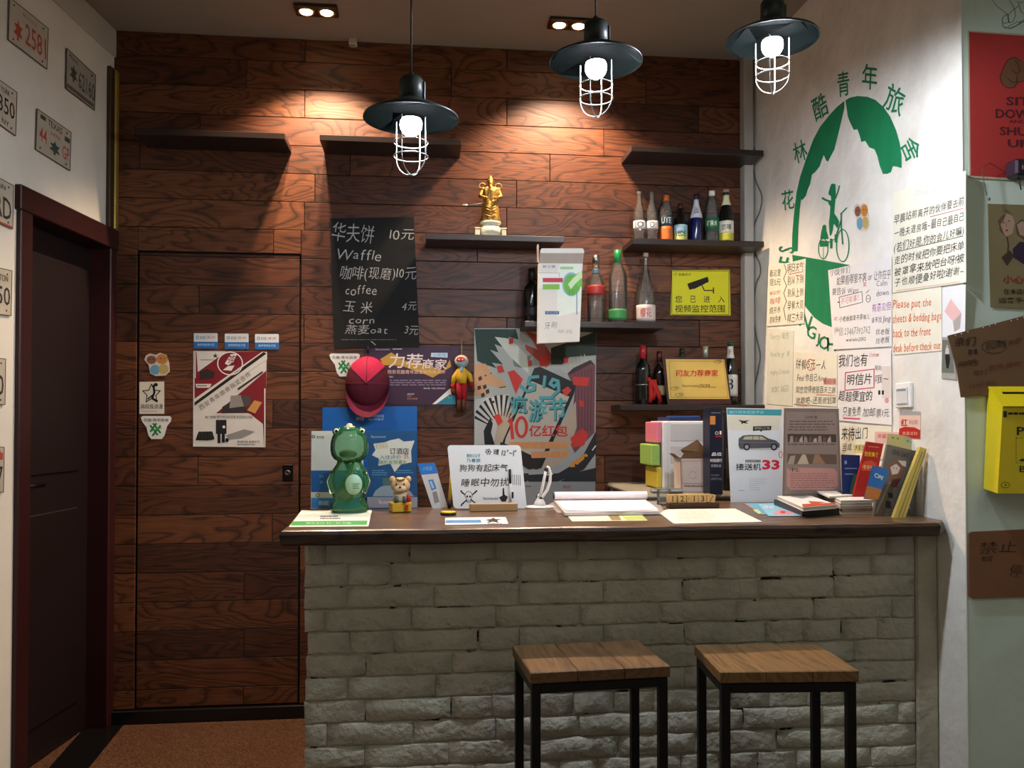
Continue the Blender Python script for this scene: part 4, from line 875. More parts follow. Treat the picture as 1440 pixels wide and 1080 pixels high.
# ================================================================== LEFT WALL : licence plates
def plate(quad, label, items, col='b9b2a2'):
    s = Sheet('licence_plate', label, 'licence plate', LEFT, quad, mt(col, .5, .1, var=.2, scale=25), .002, .004, group='old licence plates on the left wall')
    (ax, ay), (bx, by), (cx, cy), (dx, dy) = quad; rim = mt('4a3a30', .7, var=.4, scale=60)
    mp = lambda u, v: ((1-v)*((1-u)*ax+u*bx)+v*((1-u)*dx+u*cx), (1-v)*((1-u)*ay+u*by)+v*((1-u)*dy+u*cy))
    for p, q in (((0, .0), (1, .0)), ((1, 0), (1, 1)), ((1, 1), (0, 1)), ((0, 1), (0, 0))): s.line([mp(*p), mp(*q)], 1.1, rim, 0)
    for (u, v) in ((.12, .1), (.88, .1), (.12, .9), (.88, .9)): s.disc(*mp(u, v), 1.2, 1.6, rim, 1, 8)
    sl = (by-ay)/(bx-ax)
    for it in items:
        t, u0, v0, u1, v1, m = it; x0, y0 = mp(u0, v0); x1, y1 = mp(u1, v0); _, y2 = mp(u0, v1)
        if t == '#': s.poly([mp(u0, v0), mp(u1, v0), mp(u1, v1), mp(u0, v1)], m, 1)
        elif t == 'tree': s.poly([mp(u0+(u1-u0)*a, v0+(v1-v0)*b_) for a, b_ in ((.5, 0), (.62, .25), (.95, .3), (.75, .55), (1, .8), (.6, .8), (.6, 1), (.4, 1), (.4, .8), (0, .75), (.3, .5), (.05, .3), (.4, .25))], m, 1)
        else: s.text(t, x0, y0, x1, y2, m, 2, sl, .006)
    s.done()
PR = mt('a8483a', .7); PG = mt('3a4640', .7); PB = mt('2c2a2a', .7)
plate([(13.5, -4), (68, 40), (66, 97), (12, 56)], 'topmost weathered licence plate, 2581 in faded red', [('2581', .42, .30, .95, .80, PR), ('tree', .12, .35, .36, .85, PR), ('MONTANA', .35, .10, .72, .20, mt('b08878', .7))])
plate([(94, 68), (134.5, 106), (133, 155), (93, 124)], 'licence plate with green numbers 62160, nearest the brass corner strip', [('62160', .42, .28, .98, .74, PG), ('tree', .12, .25, .38, .7, PG), ('IDAHO', .15, .08, .4, .17, PG), ('#', .03, .85, .97, .95, mt('5c554c', .7))], 'a29c90')
plate([(-30, 91), (24, 130), (22, 191), (-31, 153)], 'licence plate ending 6350 with NY below, cut by the left edge', [('86350', .22, .30, .95, .68, PB), ('NEW YORK', .35, .10, .82, .22, PB), ('NY', .63, .80, .82, .92, PB)], 'bdb6a4')
plate([(52.5, 153), (100, 186), (98.5, 240), (50.5, 210)], 'licence plate reading TEXAS 44 GP in faded red', [('TEXAS', .32, .06, .74, .22, PB), ('44', .08, .38, .30, .72, PR), ('GP', .76, .46, .96, .80, PR), ('1979', .42, .32, .68, .42, PR), ('tree', .38, .5, .70, .85, PG), ('#', .1, .07, .26, .17, PG), ('#', .82, .2, .97, .32, PG)], 'b4ac9a')
plate([(-36, 231), (19, 261), (18, 322), (-36, 299)], 'licence plate ending in IRD with red edge, above the dark door frame', [('BIRD', .28, .35, .95, .80, PB), ('MAIN', .5, .10, .8, .2, PB), ('#', 0, .95, 1, .99, PR)], 'b9b19f')
plate([(-38, 368), (17, 381), (15.5, 444), (-38, 438)], 'licence plate ending in 50, third from the bottom', [('8750', .25, .36, .96, .74, PB), ('WASHINGTON', .2, .12, .9, .25, PB)], 'bdb6a4')
plate([(-44, 499), (8, 505), (7, 569), (-44, 568)], 'licence plate ending in a single 0 beside the dark door, second from the bottom', [('3940', .25, .34, .95, .76, PB)], 'bdb6a4')
plate([(-46, 626), (6, 629), (5, 692), (-46, 695)], 'lowest licence plate, with a red mark near its right edge', [('8127', .3, .4, .97, .8, PB), ('#', .8, .12, .97, .28, PR)], 'b5ae9e')

# ================================================================== RIGHT WALL
EG = mt('0d7a4c', .75, var=.25, scale=14)
em = thing('stencilled_emblem', RIGHT.hit(1190, 490), 'large green stencilled round emblem painted on the white wall', 'emblem')
class Loose(Sheet):
    def __init__(s, plane, off=.0012): s.pl = plane; s.top = off; s.art = MB(); s.let = MB(); s.rnd = random.Random(3)
    def out(s, name, parent, label=None):
        (s.art if s.art.f else s.let).build(name, parent=parent, label=label, kind='stuff' if name.startswith('printed') else None); s.art = MB(); s.let = MB()
s = Loose(RIGHT); f = conv(1070, 60, 3.6)
s.poly([f(*p) for p in ((157, 1055), (158, 980), (166, 880), (180, 760), (198, 680), (228, 590), (265, 490), (300, 425), (345, 368), (385, 325), (422, 295), (423, 330), (410, 385), (392, 460), (372, 540), (360, 562), (340, 602), (330, 596), (318, 568), (306, 600), (298, 625), (275, 655), (258, 668), (250, 715), (238, 740), (228, 775), (208, 798), (203, 790), (196, 850), (190, 930), (186, 1055))], EG); s.out('left_arc', em)
s.poly([f(*p) for p in ((428, 292), (450, 278), (490, 270), (540, 274), (580, 290), (620, 325), (655, 375), (685, 445), (703, 510), (712, 570), (712, 635), (690, 628), (668, 625), (658, 655), (640, 664), (618, 665), (602, 625), (590, 575), (575, 540), (548, 530), (528, 497), (508, 503), (500, 470), (488, 438), (470, 442), (452, 405), (440, 375))], EG); s.out('right_arc', em)
f = conv(1070, 340, 3.6)
s.poly([f(*p) for p in ((158, 66), (300, 90), (462, 120), (560, 200), (565, 300), (520, 390), (460, 430), (400, 440), (360, 432), (310, 412), (270, 383), (228, 332), (195, 265), (170, 170))], EG); s.out('lower_segment', em)
f = conv(1130, 240, 7.714)
s.poly([f(*p) for p in ((300, 145), (325, 140), (345, 148), (350, 250), (345, 300), (340, 370), (332, 465), (360, 500), (385, 548), (378, 600), (365, 628), (335, 580), (325, 585), (318, 640), (300, 700), (285, 705), (278, 640), (275, 560), (285, 470), (290, 390), (265, 350), (275, 330), (300, 320), (296, 275), (272, 262), (270, 235), (284, 185))], EG)
s.line([f(345, 300), f(372, 230), f(388, 165)], 1.8, EG); s.line([f(290, 335), f(240, 318), f(205, 298)], 2.9, EG)
s.out('standing_rider', em)
s.poly([f(*p) for p in ((208, 595), (228, 584), (244, 596), (248, 650), (268, 715), (270, 742), (180, 738), (192, 660))], EG); s.poly([f(*p) for p in ((172, 755), (270, 765), (272, 822), (178, 825))], EG); s.out('rear_passenger', em)
s.ring(*f(212, 845), 6.6, 14.2, 1.3, EG, 1, 28); s.ring(*f(424, 812), 8.8, 22.6, 1.5, EG, 1, 32); s.line([f(402, 470), f(468, 404)], 1.6, EG); s.line([f(408, 460), f(408, 600), f(424, 795)], 2, EG); s.line([f(345, 735), f(405, 545)], 2.2, EG); s.line([f(350, 700), f(352, 770)], 3.8, EG); s.line([f(300, 745), f(300, 835)], 3.6, EG); s.line([f(212, 830), f(212, 960)], .6, EG); s.line([f(350, 735), f(230, 800)], 1.2, EG)
s.out('bicycle', em)
for ch, x, y, h, a, wx in (('花', 1108, 281, 28, -8, .62), ('林', 1125, 213, 30, -18, .62), ('酷', 1153, 150, 34, -22, .6), ('青', 1186, 118, 35, -6, .5), ('年', 1223, 108, 36, 4, .6), ('旅', 1258, 140, 40, 22, .66), ('舍', 1281, 210, 32, 62, .8), ('S', 1106, 351, 15, -80, 1.5), ('E', 1107, 366, 15, -80, 1.5), ('N', 1133, 451, 21, 22, .75), ('G', 1141, 467, 18, 14, .8), ('J', 1150, 478, 18, 8, .8), ('O', 1159, 482, 19, 4, .75), ('H', 1169, 484, 19, 0, .75)):
    s.rot(ch, x, y, h, a, EG, 1, wx, .008); s.out('stencilled_letter', em)
animals(RIGHT, 1200, 285, .62, 1.22, 'small cut-out sticker of cartoon animals on the white wall beside the cyclist', .001)
YPAP = mt('e6e1cc', .8, var=.06); WPAP = mt('e6e3e0', .8, var=.05); PURP = mt('9a3fae', .8); ORW = mt('d96a34', .8); PNKI = mt('c84a6a', .8); RI = mt('c23a30', .8)
def note(quad, label, m=WPAP, off=.0015, name='handwritten_note', pl=RIGHT, th=.0006, cat='paper note'):
    return Sheet(name, label, cat, pl, quad, m, th, off, group='handwritten notes on the white wall' if name == 'handwritten_note' and pl is RIGHT else None)
s = note([(1080, 462), (1116, 465), (1114, 571), (1078, 568)], 'faded blank-looking note at the inner end of the white wall, below the narrow note', mt('dcdccb', .8), .0014)
for i, t in enumerate(('Sorry 现在', 'lucky 11', 'enjoy 2 room', '欢迎')): s.hand(t, 1083, 468+i*25, 1110, 478+i*25, mt('a8b8a4', .8), 2, -.05)
s.done()
s = note([(1080.5, 376), (1133, 363.6), (1130.5, 455), (1078, 459)], 'narrow note with two columns of black handwriting, left of the green emblem base', YPAP, .003)
for i, t in enumerate(('看这里', '是5元', 'water', '咖啡', '烧开水', '自助免费')): s.hand(t, 1082, 380+i*13, 1098, 390+i*13, RI if i in (2, 3) else INK, 2, -.1)
s.line([(1103, 372), (1106, 382), (1102, 392), (1106, 402), (1102, 412), (1106, 424), (1102, 434), (1105, 450)], .8, INK)
for i, t in enumerate(('明日天气', '别从下到', '别从上到', '早餐大见', '样三大吴')): s.hand(t, 1107, 371+i*17.5, 1130, 384+i*17.5, INK, 2, -.1)
s.line([(1109, 386), (1129, 382)], .9, RI); s.done()
s = note([(1117, 495), (1177, 498), (1177, 572), (1116, 568)], 'note about shared meals with 15 circled in orange', YPAP, .002)
s.hand('拼餐15元一人', 1119, 505, 1162, 520, INK, 2, .02); s.ring(1139.5, 513, 5, 8, 1, ORW, 3); s.hand('Feel 你自己/hour', 1121, 525, 1163, 537, INK, 2, .02); s.rect(1158, 532, 1176, 541, mt('c89a92', .8)); s.hand('最后加一餐', 1159, 533, 1175, 540, RI)
s.hand('如您觉得便是百天三顾', 1119, 543, 1175, 553, INK, 2, .02); s.hand('就跟吧~还是很划算', 1119, 558, 1176, 568, INK, 2, .0); s.line([(1148, 555), (1175, 556)], .9, RI); s.line([(1120, 569), (1135, 570)], .9, RI); s.done()
s = note([(1164.5, 380), (1254, 360), (1254, 487), (1172, 491.5)], 'large white note with black and purple handwriting and a boxed line, on the emblem', WPAP, .004)
IG = mt('4a4650', .8)
s.hand('小伙伴们', 1167, 377, 1196, 388, INK, 2, -.1); s.hand('如果看哪里不爽 or 让你在乎', 1176, 389, 1253, 402, INK, 2, -.13); s.hand('要告诉 Want', 1170, 406, 1208, 416, IG, 2, -.1); s.hand('Calm', 1232, 393, 1248, 404, IG, 2, -.1); s.hand('down', 1232, 407, 1250, 418, IG, 2, -.1)
s.line([(1180, 418), (1212, 410), (1213, 425), (1181, 433), (1180, 418)], .7, INK); s.hand('不可能事！', 1182, 419, 1211, 429, mt('d88a90', .8), 2, -.2); s.disc(1179, 425, 1, 1, INK); s.ring(1221, 420, 3, 5, .7, INK); s.line([(1218, 412), (1222, 408)], .7, INK); s.disc(1220, 420, .6, .6, INK, 2, 8); s.disc(1222.5, 420, .6, .6, INK, 2, 8); s.hand('笑', 1213, 396, 1219, 404, PNKI)
s.hand('有意见但', 1226, 428, 1253, 440, PURP, 2, -.12); s.hand('请来找', 1225, 446, 1240, 455, mt('6a3a7a', .8), 2, -.1); s.hand('Jing', 1241, 443, 1253, 454, IG, 2, -.1); s.hand('小老板都是平身味儿', 1180, 445, 1223, 453, INK, 2, -.1); s.hand('欢', 1172, 445, 1178, 451, PNKI)
s.hand('微信:23467392762', 1173, 461, 1224, 474, GREY, 2, -.08); s.hand('weixin2012', 1189, 474, 1218, 481, INK, 2, -.05); s.hand('找老板', 1231, 463, 1251, 472, IG, 2, -.08); s.hand('找老板', 1231, 475, 1251, 484, IG, 2, -.08); s.done()
s = note([(1254, 413), (1324, 401), (1324.5, 493), (1290, 496), (1257, 499)], 'note in orange handwriting asking guests to put sheets and bedding back', mt('e9e2cc', .8), .002)
for i, t in enumerate(('Please put the', 'sheets & bedding bags', 'back to the front', 'desk before check out')): s.hand(t, 1255.5, 420+i*20.5, (1310, 1324, 1309, 1323)[i], 436+i*20.5, ORW, 2, -.07, .004, .7)
s.done()
s = note([(1178, 495.5), (1253, 490), (1254, 598), (1178, 591)], 'note with a red-boxed line offering cheap postcards, above the leaning books', WPAP, .004)
s.hand('我们也有', 1179, 500, 1220, 517, INK, 2, -.04, .002); s.hand('已经换', 1222, 497, 1236, 502, RI); s.line([(1189, 524), (1229, 519), (1229, 545), (1188, 549), (1189, 524)], 1.4, PNKI); s.hand('明信片', 1190, 527, 1227, 543, INK, 2, -.04, .002); s.hand('哦~', 1229, 526, 1250, 540, INK, 2, -.04)
s.hand('贴贴', 1230, 514, 1240, 521, IG); s.rect(1240, 515, 1253, 560, mt('d8cfc8', .8)); s.hand('超超便宜的', 1179, 550, 1227, 565, INK, 2, -.01, .002); s.rect(1235, 549, 1238, 555, INK); s.rect(1240, 549, 1243, 555, INK); s.hand('只要免费', 1185, 572, 1211, 586, INK, 2, .0); s.line([(1186, 588), (1209, 589)], 2, PNKI); s.hand('加邮票1元', 1213, 574, 1251, 587, INK, 2, .02); s.disc(1247, 563, 3, 4, mt('d89aa0', .8)); s.done()
s = note([(1182.5, 597), (1254, 599), (1254, 645), (1182, 650)], 'yellowish note half hidden behind the leaning red book', YPAP, .002)
s.hand('来待出门', 1183, 601, 1221, 619, INK, 2, .0, .002); s.hand('当成', 1184, 624, 1198, 635, INK); s.rect(1200, 625, 1222, 637, mt('d4c884', .8)); s.hand('大家自觉', 1202, 626, 1220, 634, INK); s.done()
s = note([(1230, 607), (1264, 608), (1264, 623), (1230, 624)], 'small faded pink slip above the leaning books', mt('dcb4aa', .8), .003, 'paper_slip'); s.text('欢迎光临', 1234, 610, 1258, 616, RI); s.done()
s = note([(1325, 405), (1358, 400), (1357, 470), (1325, 476)], 'white sheet with a faded pink square near the outer corner of the white wall', WPAP, .002, 'paper_sheet'); s.poly([(1328, 438), (1337, 420), (1352, 440), (1340, 452)], mt('e6b8b0', .8)); s.poly([(1340, 452), (1352, 440), (1350, 462), (1342, 467)], mt('b0a49c', .8)); s.done()
s = note([(1325, 474), (1338, 474), (1345, 534), (1324, 532)], 'small photo print of a walking person, half behind the torn cardboard', mt('a8a49c', .5), .003, 'photo_print', cat='photo')
s.poly([(1325, 478), (1338, 478), (1342, 525), (1324, 524)], mt('6f7468', .5)); s.poly([(1330, 490), (1334, 490), (1336, 505), (1334, 518), (1331, 518), (1329, 503)], mt('1c1a1c', .6), 1); s.disc(1332, 487, 1.6, 2, mt('b8a090', .6), 2); s.poly([(1330, 489), (1334, 489), (1335, 498), (1329, 498)], mt('c9c4c0', .6), 2); s.done()
s = note([(1358, 240), (1358.5, 397), (1255, 412), (1256, 271)][::-1], 'large yellowish note with six lines of black handwriting, highest on the white wall', YPAP, .005)
LN = ('早晨站前离开的伙伴要去前', '一晚夫退房哦~最自己最自己', '(若们好是,你的会儿好嘛)', '走的时候把你要把床单', '被罩拿来放吧台呀!被', '子也顺便叠好啦!谢谢~')
for i, t in enumerate(LN):
    y = (303, 323, 342, 361, 377, 392)[i]; sl = (-.27, -.25, -.24, -.23, -.21, -.19)[i]; s.hand(t, 1257, y, 1356, y+13, INK, 2, sl, 0)
s.line([(1308, 305), (1355, 293)], .9, RI); s.line([(1262, 354), (1354, 332)], .9, INK); s.line([(1260, 409), (1350, 396)], .8, mt('d8a080', .8)); s.hand('Check up message', 1287, 266, 1345, 277, mt('a8c0b8', .8), 2, -.2, -.012); s.done()
# light switch
sw = thing('light_switch', RIGHT.hit(1275, 570), 'white light switch on the white wall under the orange note', 'light switch')
def rbox(x0, y0, x1, y1, d0, d1, m, bev=.002):
    a, c_ = RIGHT.hit(x0, y0), RIGHT.hit(x1, y1); b = MB(); b.box((XR-(d0+d1)/2, (a.y+c_.y)/2, (a.z+c_.z)/2), (d1-d0, abs(a.y-c_.y), abs(a.z-c_.z)), m, bev=bev); return b
rbox(1263, 539, 1285, 573, 0, .012, WHITE, .003).build('plate', parent=sw)
rbox(1266, 545, 1282, 568, .012, .0165, mt('d6d6d2', .4)).build('rocker', parent=sw); rbox(1267.5, 547.5, 1280.5, 549.5, .0165, .0172, mt('8a8a88', .5), .0002).build('indicator_bar', parent=sw)
# red packet card
s = note([(1264.5, 578), (1294.5, 580), (1294, 617), (1264, 615)], 'small red and pink printed card under the light switch', mt('e3c4b4', .7), .001, 'printed_card', cat='card')
s.rect(1265, 578.5, 1294, 584, mt('a8a4a0', .6)); s.poly([(1264.5, 603), (1272, 600), (1286, 601), (1294, 605), (1294, 617), (1264, 615)], RED); s.text('红', 1267, 589, 1276, 599, RED, off=.02); s.text('利来', 1278, 590, 1291, 597, mt('d88a78', .6)); s.text('恭喜发财', 1269, 607, 1290, 612, mt('e8b898', .6)); s.done()
# cable on the right wall
def smooth(p, n=5):
    o = []
    for i in range(len(p)-1):
        a, b_, c, d = p[max(i-1, 0)], p[i], p[i+1], p[min(i+2, len(p)-1)]
        for k in range(n):
            t = k/n; o.append(tuple(.5*(2*b_[j]+(c[j]-a[j])*t+(2*a[j]-5*b_[j]+4*c[j]-d[j])*t*t+(3*b_[j]-a[j]-3*c[j]+d[j])*t**3) for j in (0, 1)))
    return o+[p[-1]]
b = MB(); rp = lambda x, y: RIGHT.hit(x, y, .006)
pts = [(1062, 206), (1063, 215), (1062, 235), (1065, 255), (1073, 275), (1071, 295), (1063, 315), (1061, 335), (1062, 352), (1070, 370), (1071, 385), (1065, 400), (1062, 425), (1062, 450), (1066, 475), (1071, 500), (1067, 525), (1063, 545), (1062, 568)]
b.tube([rp(x-2, y) for x, y in smooth(pts)], .0028, mt('6b665f', .5), 6); b.build('cable', label='thin grey cable hanging down the corner beside the right shelves', cat='cable')

# ================================================================== PILLAR
s = Sheet('red_poster', 'red poster with a fist reading SIT DOWN AND SHUT UP on the pillar', 'poster', PILLAR, [(1361, 43), (1495, 52), (1495, 258), (1363, 250)], mt('b9a98c', .6), .001, .002)
s.poly([(1363, 45), (1494, 54), (1494, 255), (1365, 247)], mt('a8302e', .6)); FM = mt('6b4630', .6); FD = mt('3a2218', .6)
s.poly([(1407, 106), (1413, 95), (1417, 85), (1425, 80), (1434, 84), (1445, 90), (1452, 100), (1450, 112), (1436, 114), (1430, 117), (1425, 124), (1416, 123), (1409, 117)], FM, 1)
for q in ([(1406, 108), (1411, 95), (1417, 84), (1426, 80), (1436, 86)], [(1406, 108), (1409, 118), (1417, 124), (1426, 123), (1430, 116), (1442, 113)], [(1417, 110), (1424, 116), (1430, 115), (1430, 107)], [(1423, 99), (1430, 104), (1436, 98)], [(1427, 85), (1433, 92), (1432, 99)]): s.line(q, .9, FD, 2)
for t, x0, y0, x1, y1, o in (('SIT', 1415, 136, 1448, 148, .02), ('DOWN', 1400, 153, 1461, 166, .02), ('AND', 1419, 168, 1442, 173, 0), ('SHUT', 1406, 178, 1457, 190, .02), ('UP', 1417, 196, 1446, 207, .02)): s.text(t, x0, y0, x1, y1, mt('4a1418', .7), 2, .03, o)
s.done()
s = Sheet('doodle', 'black line doodle drawn at the top of the pillar above the red poster', 'drawing', PILLAR, [(1372, -60), (1490, -60), (1490, 38), (1372, 38)], WALLG, .0003, .0004)
f = conv(1340, 0, 7.714)
for q in ([(430, 0), (470, 60), (560, 130), (600, 160)], [(600, 160), (570, 160), (535, 200), (535, 240), (560, 255), (605, 240), (590, 170), (600, 160)], [(610, 0), (650, 60), (670, 100), (680, 170), (650, 235), (610, 245), (605, 160), (650, 110), (720, 60), (700, 10)], [(535, 250), (545, 290), (620, 310), (700, 270), (771, 210)], [(600, 290), (690, 240), (771, 230)], [(720, 30), (771, 20)], [(720, 60), (740, 130), (780, 150)], [(560, 300), (640, 305), (760, 240), (900, 150)]): s.line([f(*p) for p in q], .8, mt('55554f', .8))
s.done()
# bent hook and dark object
b = MB(); pp = lambda x, y, d=.02: onY(x, y, YP-d)
b.tube([pp(1392, 229, .002), pp(1391, 230, .02), pp(1381, 236), pp(1383, 252), pp(1388, 275)], .0011, mt('3a3a38', .5), 6); b.ell(pp(1391, 280), (.004, .003, .005), mt('4a4a46', .5)); b.build('bent_wire_hook', label='thin bent wire hook hanging over the lower corner of the red poster', cat='hook')
b = MB(); c = pp(1434, 238, .028); b.box(c, (.058, .05, .048), mt('2a1a26', .4), bev=.006); b.box(c+V((.002, -.027, -.003)), (.03, .006, .014), mt('4a3346', .4), bev=.002); b.tube([c+V((-.005, 0, -.022)), c+V((.004, 0, -.06))], .0018, BLACK, 6)
b.build('wall_bracket', label='dark purple clamp fixed over the bottom edge of the red poster', cat='clamp')
# photo poster
s = Sheet('caution_poster', 'brown caution poster with a mask face and red characters on the pillar', 'poster', PILLAR, [(1389, 286.5), (1500, 290), (1500, 437), (1393, 432)], mt('7d6f4e', .6), .001, .002)
s.poly([(1403, 311), (1408, 304), (1415, 299), (1424, 304), (1427, 313), (1424, 328), (1416, 333), (1409, 327), (1404, 319)], mt('a88a76', .6)); s.poly([(1403, 311), (1408, 304), (1415, 299), (1412, 308), (1407, 316), (1413, 332), (1406, 325)], mt('5b4a32', .6), 1); s.disc(1411, 313, 1.2, .8, BLACK, 2); s.disc(1419, 311, 1.2, .8, BLACK, 2); s.disc(1416, 324, 1.8, 1.2, mt('8a2a28', .6), 2); s.line([(1415, 312), (1415, 318)], .6, mt('6b4a3a', .6), 2)
s.line([(1416, 333), (1418, 345), (1416, 365)], 1.6, mt('3a2a22', .6), 1); s.poly([(1428, 316), (1436, 308), (1450, 312), (1452, 332), (1440, 338), (1430, 330)], mt('5b4436', .6)); s.poly([(1430, 316), (1437, 311), (1448, 315), (1446, 334), (1434, 330)], mt('a68878', .6), 1); s.poly([(1424, 350), (1434, 340), (1460, 342), (1470, 378), (1440, 372), (1425, 362)], mt('2c1a34', .6), 1); s.poly([(1408, 362), (1420, 352), (1426, 360), (1416, 374)], mt('3a2a22', .6), 1)
s.text('小心扒手', 1410, 387, 1470, 399, mt('8a2420', .6), off=.015); s.text('在本店绝对安全', 1411, 406, 1475, 414, mt('2a241c', .6), off=.01); s.text('远离手机小偷', 1404, 418, 1474, 426, mt('2a241c', .6), off=.01); s.done()
# torn cardboard sign
s = Sheet('cardboard_sign', 'brown cardboard sign tilted on the pillar above the yellow mailbox', 'cardboard sign', PILLAR, [(1333, 472), (1380, 460), (1440, 444), (1500, 430), (1500, 548), (1352, 559), (1346, 520)], mt('6e5238', .8, var=.15), .004, .006)
f = conv(1330, 440, 9)
for x, y in ((122, 283), (198, 263), (280, 240), (475, 185), (555, 163), (628, 142), (828, 98), (905, 78), (985, 55)): s.disc(*f(x, y), .9, .9, mt('d8d4c4', .6), 2, 8)
BK = mt('2a2018', .8); DR_ = mt('6b2a26', .8)
s.hand('亲们', *f(110, 320), *f(380, 430), BK, 2, -.08, .004); s.hand('有事', *f(275, 460), *f(410, 540), BK, 2, -.08, .012); s.hand('可以微信', *f(500, 390), *f(770, 490), BK, 2, -.22, .004); s.ring(*f(610, 430), 17, 9, .9, BK, 2, 16); s.hand('内部', *f(780, 340), *f(950, 430), BK, 2, -.2); s.hand('问吧!', *f(150, 610), *f(410, 690), BK, 2, -.08, .004); s.hand('我们', *f(340, 730), *f(520, 800), BK, 2, -.08); s.hand('陈冰,随时', *f(540, 660), *f(950, 740), DR_, 2, -.15, .004); s.hand('(24小时)', *f(300, 880), *f(640, 960), DR_, 2, -.1)
s.done('punched_holes')
s = Sheet('cardboard_sign', 'brown cardboard sign low on the pillar, under the yellow mailbox', 'cardboard sign', PILLAR, [(1363, 750), (1366, 748), (1500, 742), (1500, 838), (1368, 842), (1363, 838)], mt('7a5238', .8, var=.15), .004, .004)
s.hand('禁止', 1376, 762, 1432, 780, BK, 2, -.02); s.hand('触摸', 1380, 782, 1396, 790, BK, 2); s.hand('停车', 1418, 792, 1460, 812, BK, 2); s.done()
# yellow mailbox
YM = mt('d9c21a', .35, var=.06); mb_ = thing('mailbox', onY(1420, 690, YP-.04), 'yellow metal mailbox with a slot on the pillar', 'mailbox')
Yf = YP-.085; F = [onY(1410, 571, Yf), onY(1540, 571, Yf), onY(1534, 694, Yf), onY(1403, 694, Yf)]; Bk = [onY(1389, 543, YP-.003), onY(1502, 543, YP-.003), onY(1497, 687, YP-.003), onY(1383, 687, YP-.003)]
b = MB(); b.add(F+Bk, [(0, 1, 2, 3), (5, 4, 7, 6), (4, 0, 3, 7), (1, 5, 6, 2), (3, 2, 6, 7)], YM); b.build('box', parent=mb_)
nl = (F[1]-F[0]).cross(Bk[0]-F[0]).normalized(); nl = nl if nl.z > 0 else -nl; LIDP = Plane((F[0]+Bk[0])/2+nl*.0, nl)
ov = [F[0]+V((-.003, -.005, -.003)), F[1]+V((.003, -.005, -.003)), Bk[1]+V((.003, 0, 0)), Bk[0]+V((-.003, 0, 0))]
b = MB(); b.slab([v+nl*.003 for v in ov], nl, .003, YM); lid = b.build('lid', parent=mb_)
sx0 = F[0]+(Bk[0]-F[0])*.55; ex = (F[1]-F[0]).normalized(); ey = (Bk[0]-F[0]).normalized(); q0 = sx0+ex*.026+nl*.0036
b = MB(); b.slab([q0, q0+ex*.13, q0+ex*.13+ey*.011, q0+ey*.011], nl, .001, BLACK); b.build('slot', parent=lid)
s = Loose(Plane((0, Yf-.0005, 0), (0, -1, 0)), .0004); BKM = mt('2e2a10', .7)
s.text('POST', 1430, 600, 1483, 612, BKM, 2, off=.02); s.text('BOX', 1434, 655, 1470, 664, BKM, 2, off=.01); s.out('lettering', mb_)
for q in ([(1429, 616), (1480, 616)], [(1429, 616), (1429, 651)], [(1429, 651), (1480, 651)]):
    (x0, y0), (x1, y1) = q; n = 9
    for k in range(n): s.line([(x0+(x1-x0)*k/n, y0+(y1-y0)*k/n), (x0+(x1-x0)*(k+.55)/n, y0+(y1-y0)*(k+.55)/n)], .7, BKM)
s.ring(1414, 682, 6, 4, .7, BKM, 1, 18); s.disc(1414, 682, 1.2, 1.2, BKM); s.poly([(1432, 648), (1437, 645), (1452, 646), (1445, 650)], BKM); s.poly([(1411, 578), (1416, 578), (1416, 587), (1411, 587)], BKM); s.lines(1418, 580, 1480, 1, 3, BKM, 3); s.out('printed_marks', mb_)

# ================================================================== THINGS ON THE COUNTER
def prop(px, py, w, dz, m, yaw=0, th=.002, lift=0):  # helper kept for small blocks
    p = COUNTER.hit(px, py); b = MB(); b.box(p+V((0, 0, dz/2+lift)), (w, th, dz), m, MX.Rotation(math.radians(yaw), 3, 'Z')); return b
def flat(name, label, cat, quad, m, th=.0006, off=.0004, **k): return Sheet(name, label, cat, COUNTER, quad, m, th, off, **k)
# green-striped leaflet under the frog
s = flat('leaflet', 'white leaflet with a green stripe lying under the green frog bottle', 'leaflet', [(424, 717.5), (523, 717), (518, 740), (406, 741)], mt('dfe3d4', .6))
s.poly([(411, 733), (517, 732), (515.5, 738), (409, 739)], mt('3f9a4c', .6)); s.text('微信支付 扫一扫 付款', 430, 734, 494, 737, mt('bfe0c0', .6)); s.lines(450, 725, 482, 2, 3, mt('6b6f6a', .6), 2); s.done()
# acrylic stands
AC = glass('f4f7f8', .0, 1.15)
def stand_sign(quad, label, m, tilt=4, name='acrylic_sign_stand'):
    bx = (quad[2][0]+quad[3][0])/2; by = (quad[2][1]+quad[3][1])/2; pl = stand(bx, by, tilt)
    base = pl.p; t = thing(name, (base.x, base.y, ZC), label, 'sign stand')
    s = Sheet('printed_insert', None, None, pl, quad, m, .001, -.001, parent=t)
    q = [(x+(1.5 if i in (1, 2) else -1.5), y+(1.2 if i > 1 else -1.5)) for i, (x, y) in enumerate(quad)]
    b = MB(); b.slab([pl.hit(x, y, .004) for x, y in q], pl.n, .0018, AC); b.build('clear_panel', parent=t)
    w = (pl.hit(*quad[2])-pl.hit(*quad[3])).length
    b = MB(); b.box(V((base.x, base.y+.022, ZC+.0022)), (w, .06, .003), AC); b.build('clear_foot', parent=t)
    return s, t
s, t = stand_sign([(438, 606), (511, 606), (511, 715), (437, 715.5)], 'clear acrylic stand with white and blue insert, behind the green frog bottle', mt('d2d0c4', .5))
f = conv(390, 580, 3.892)
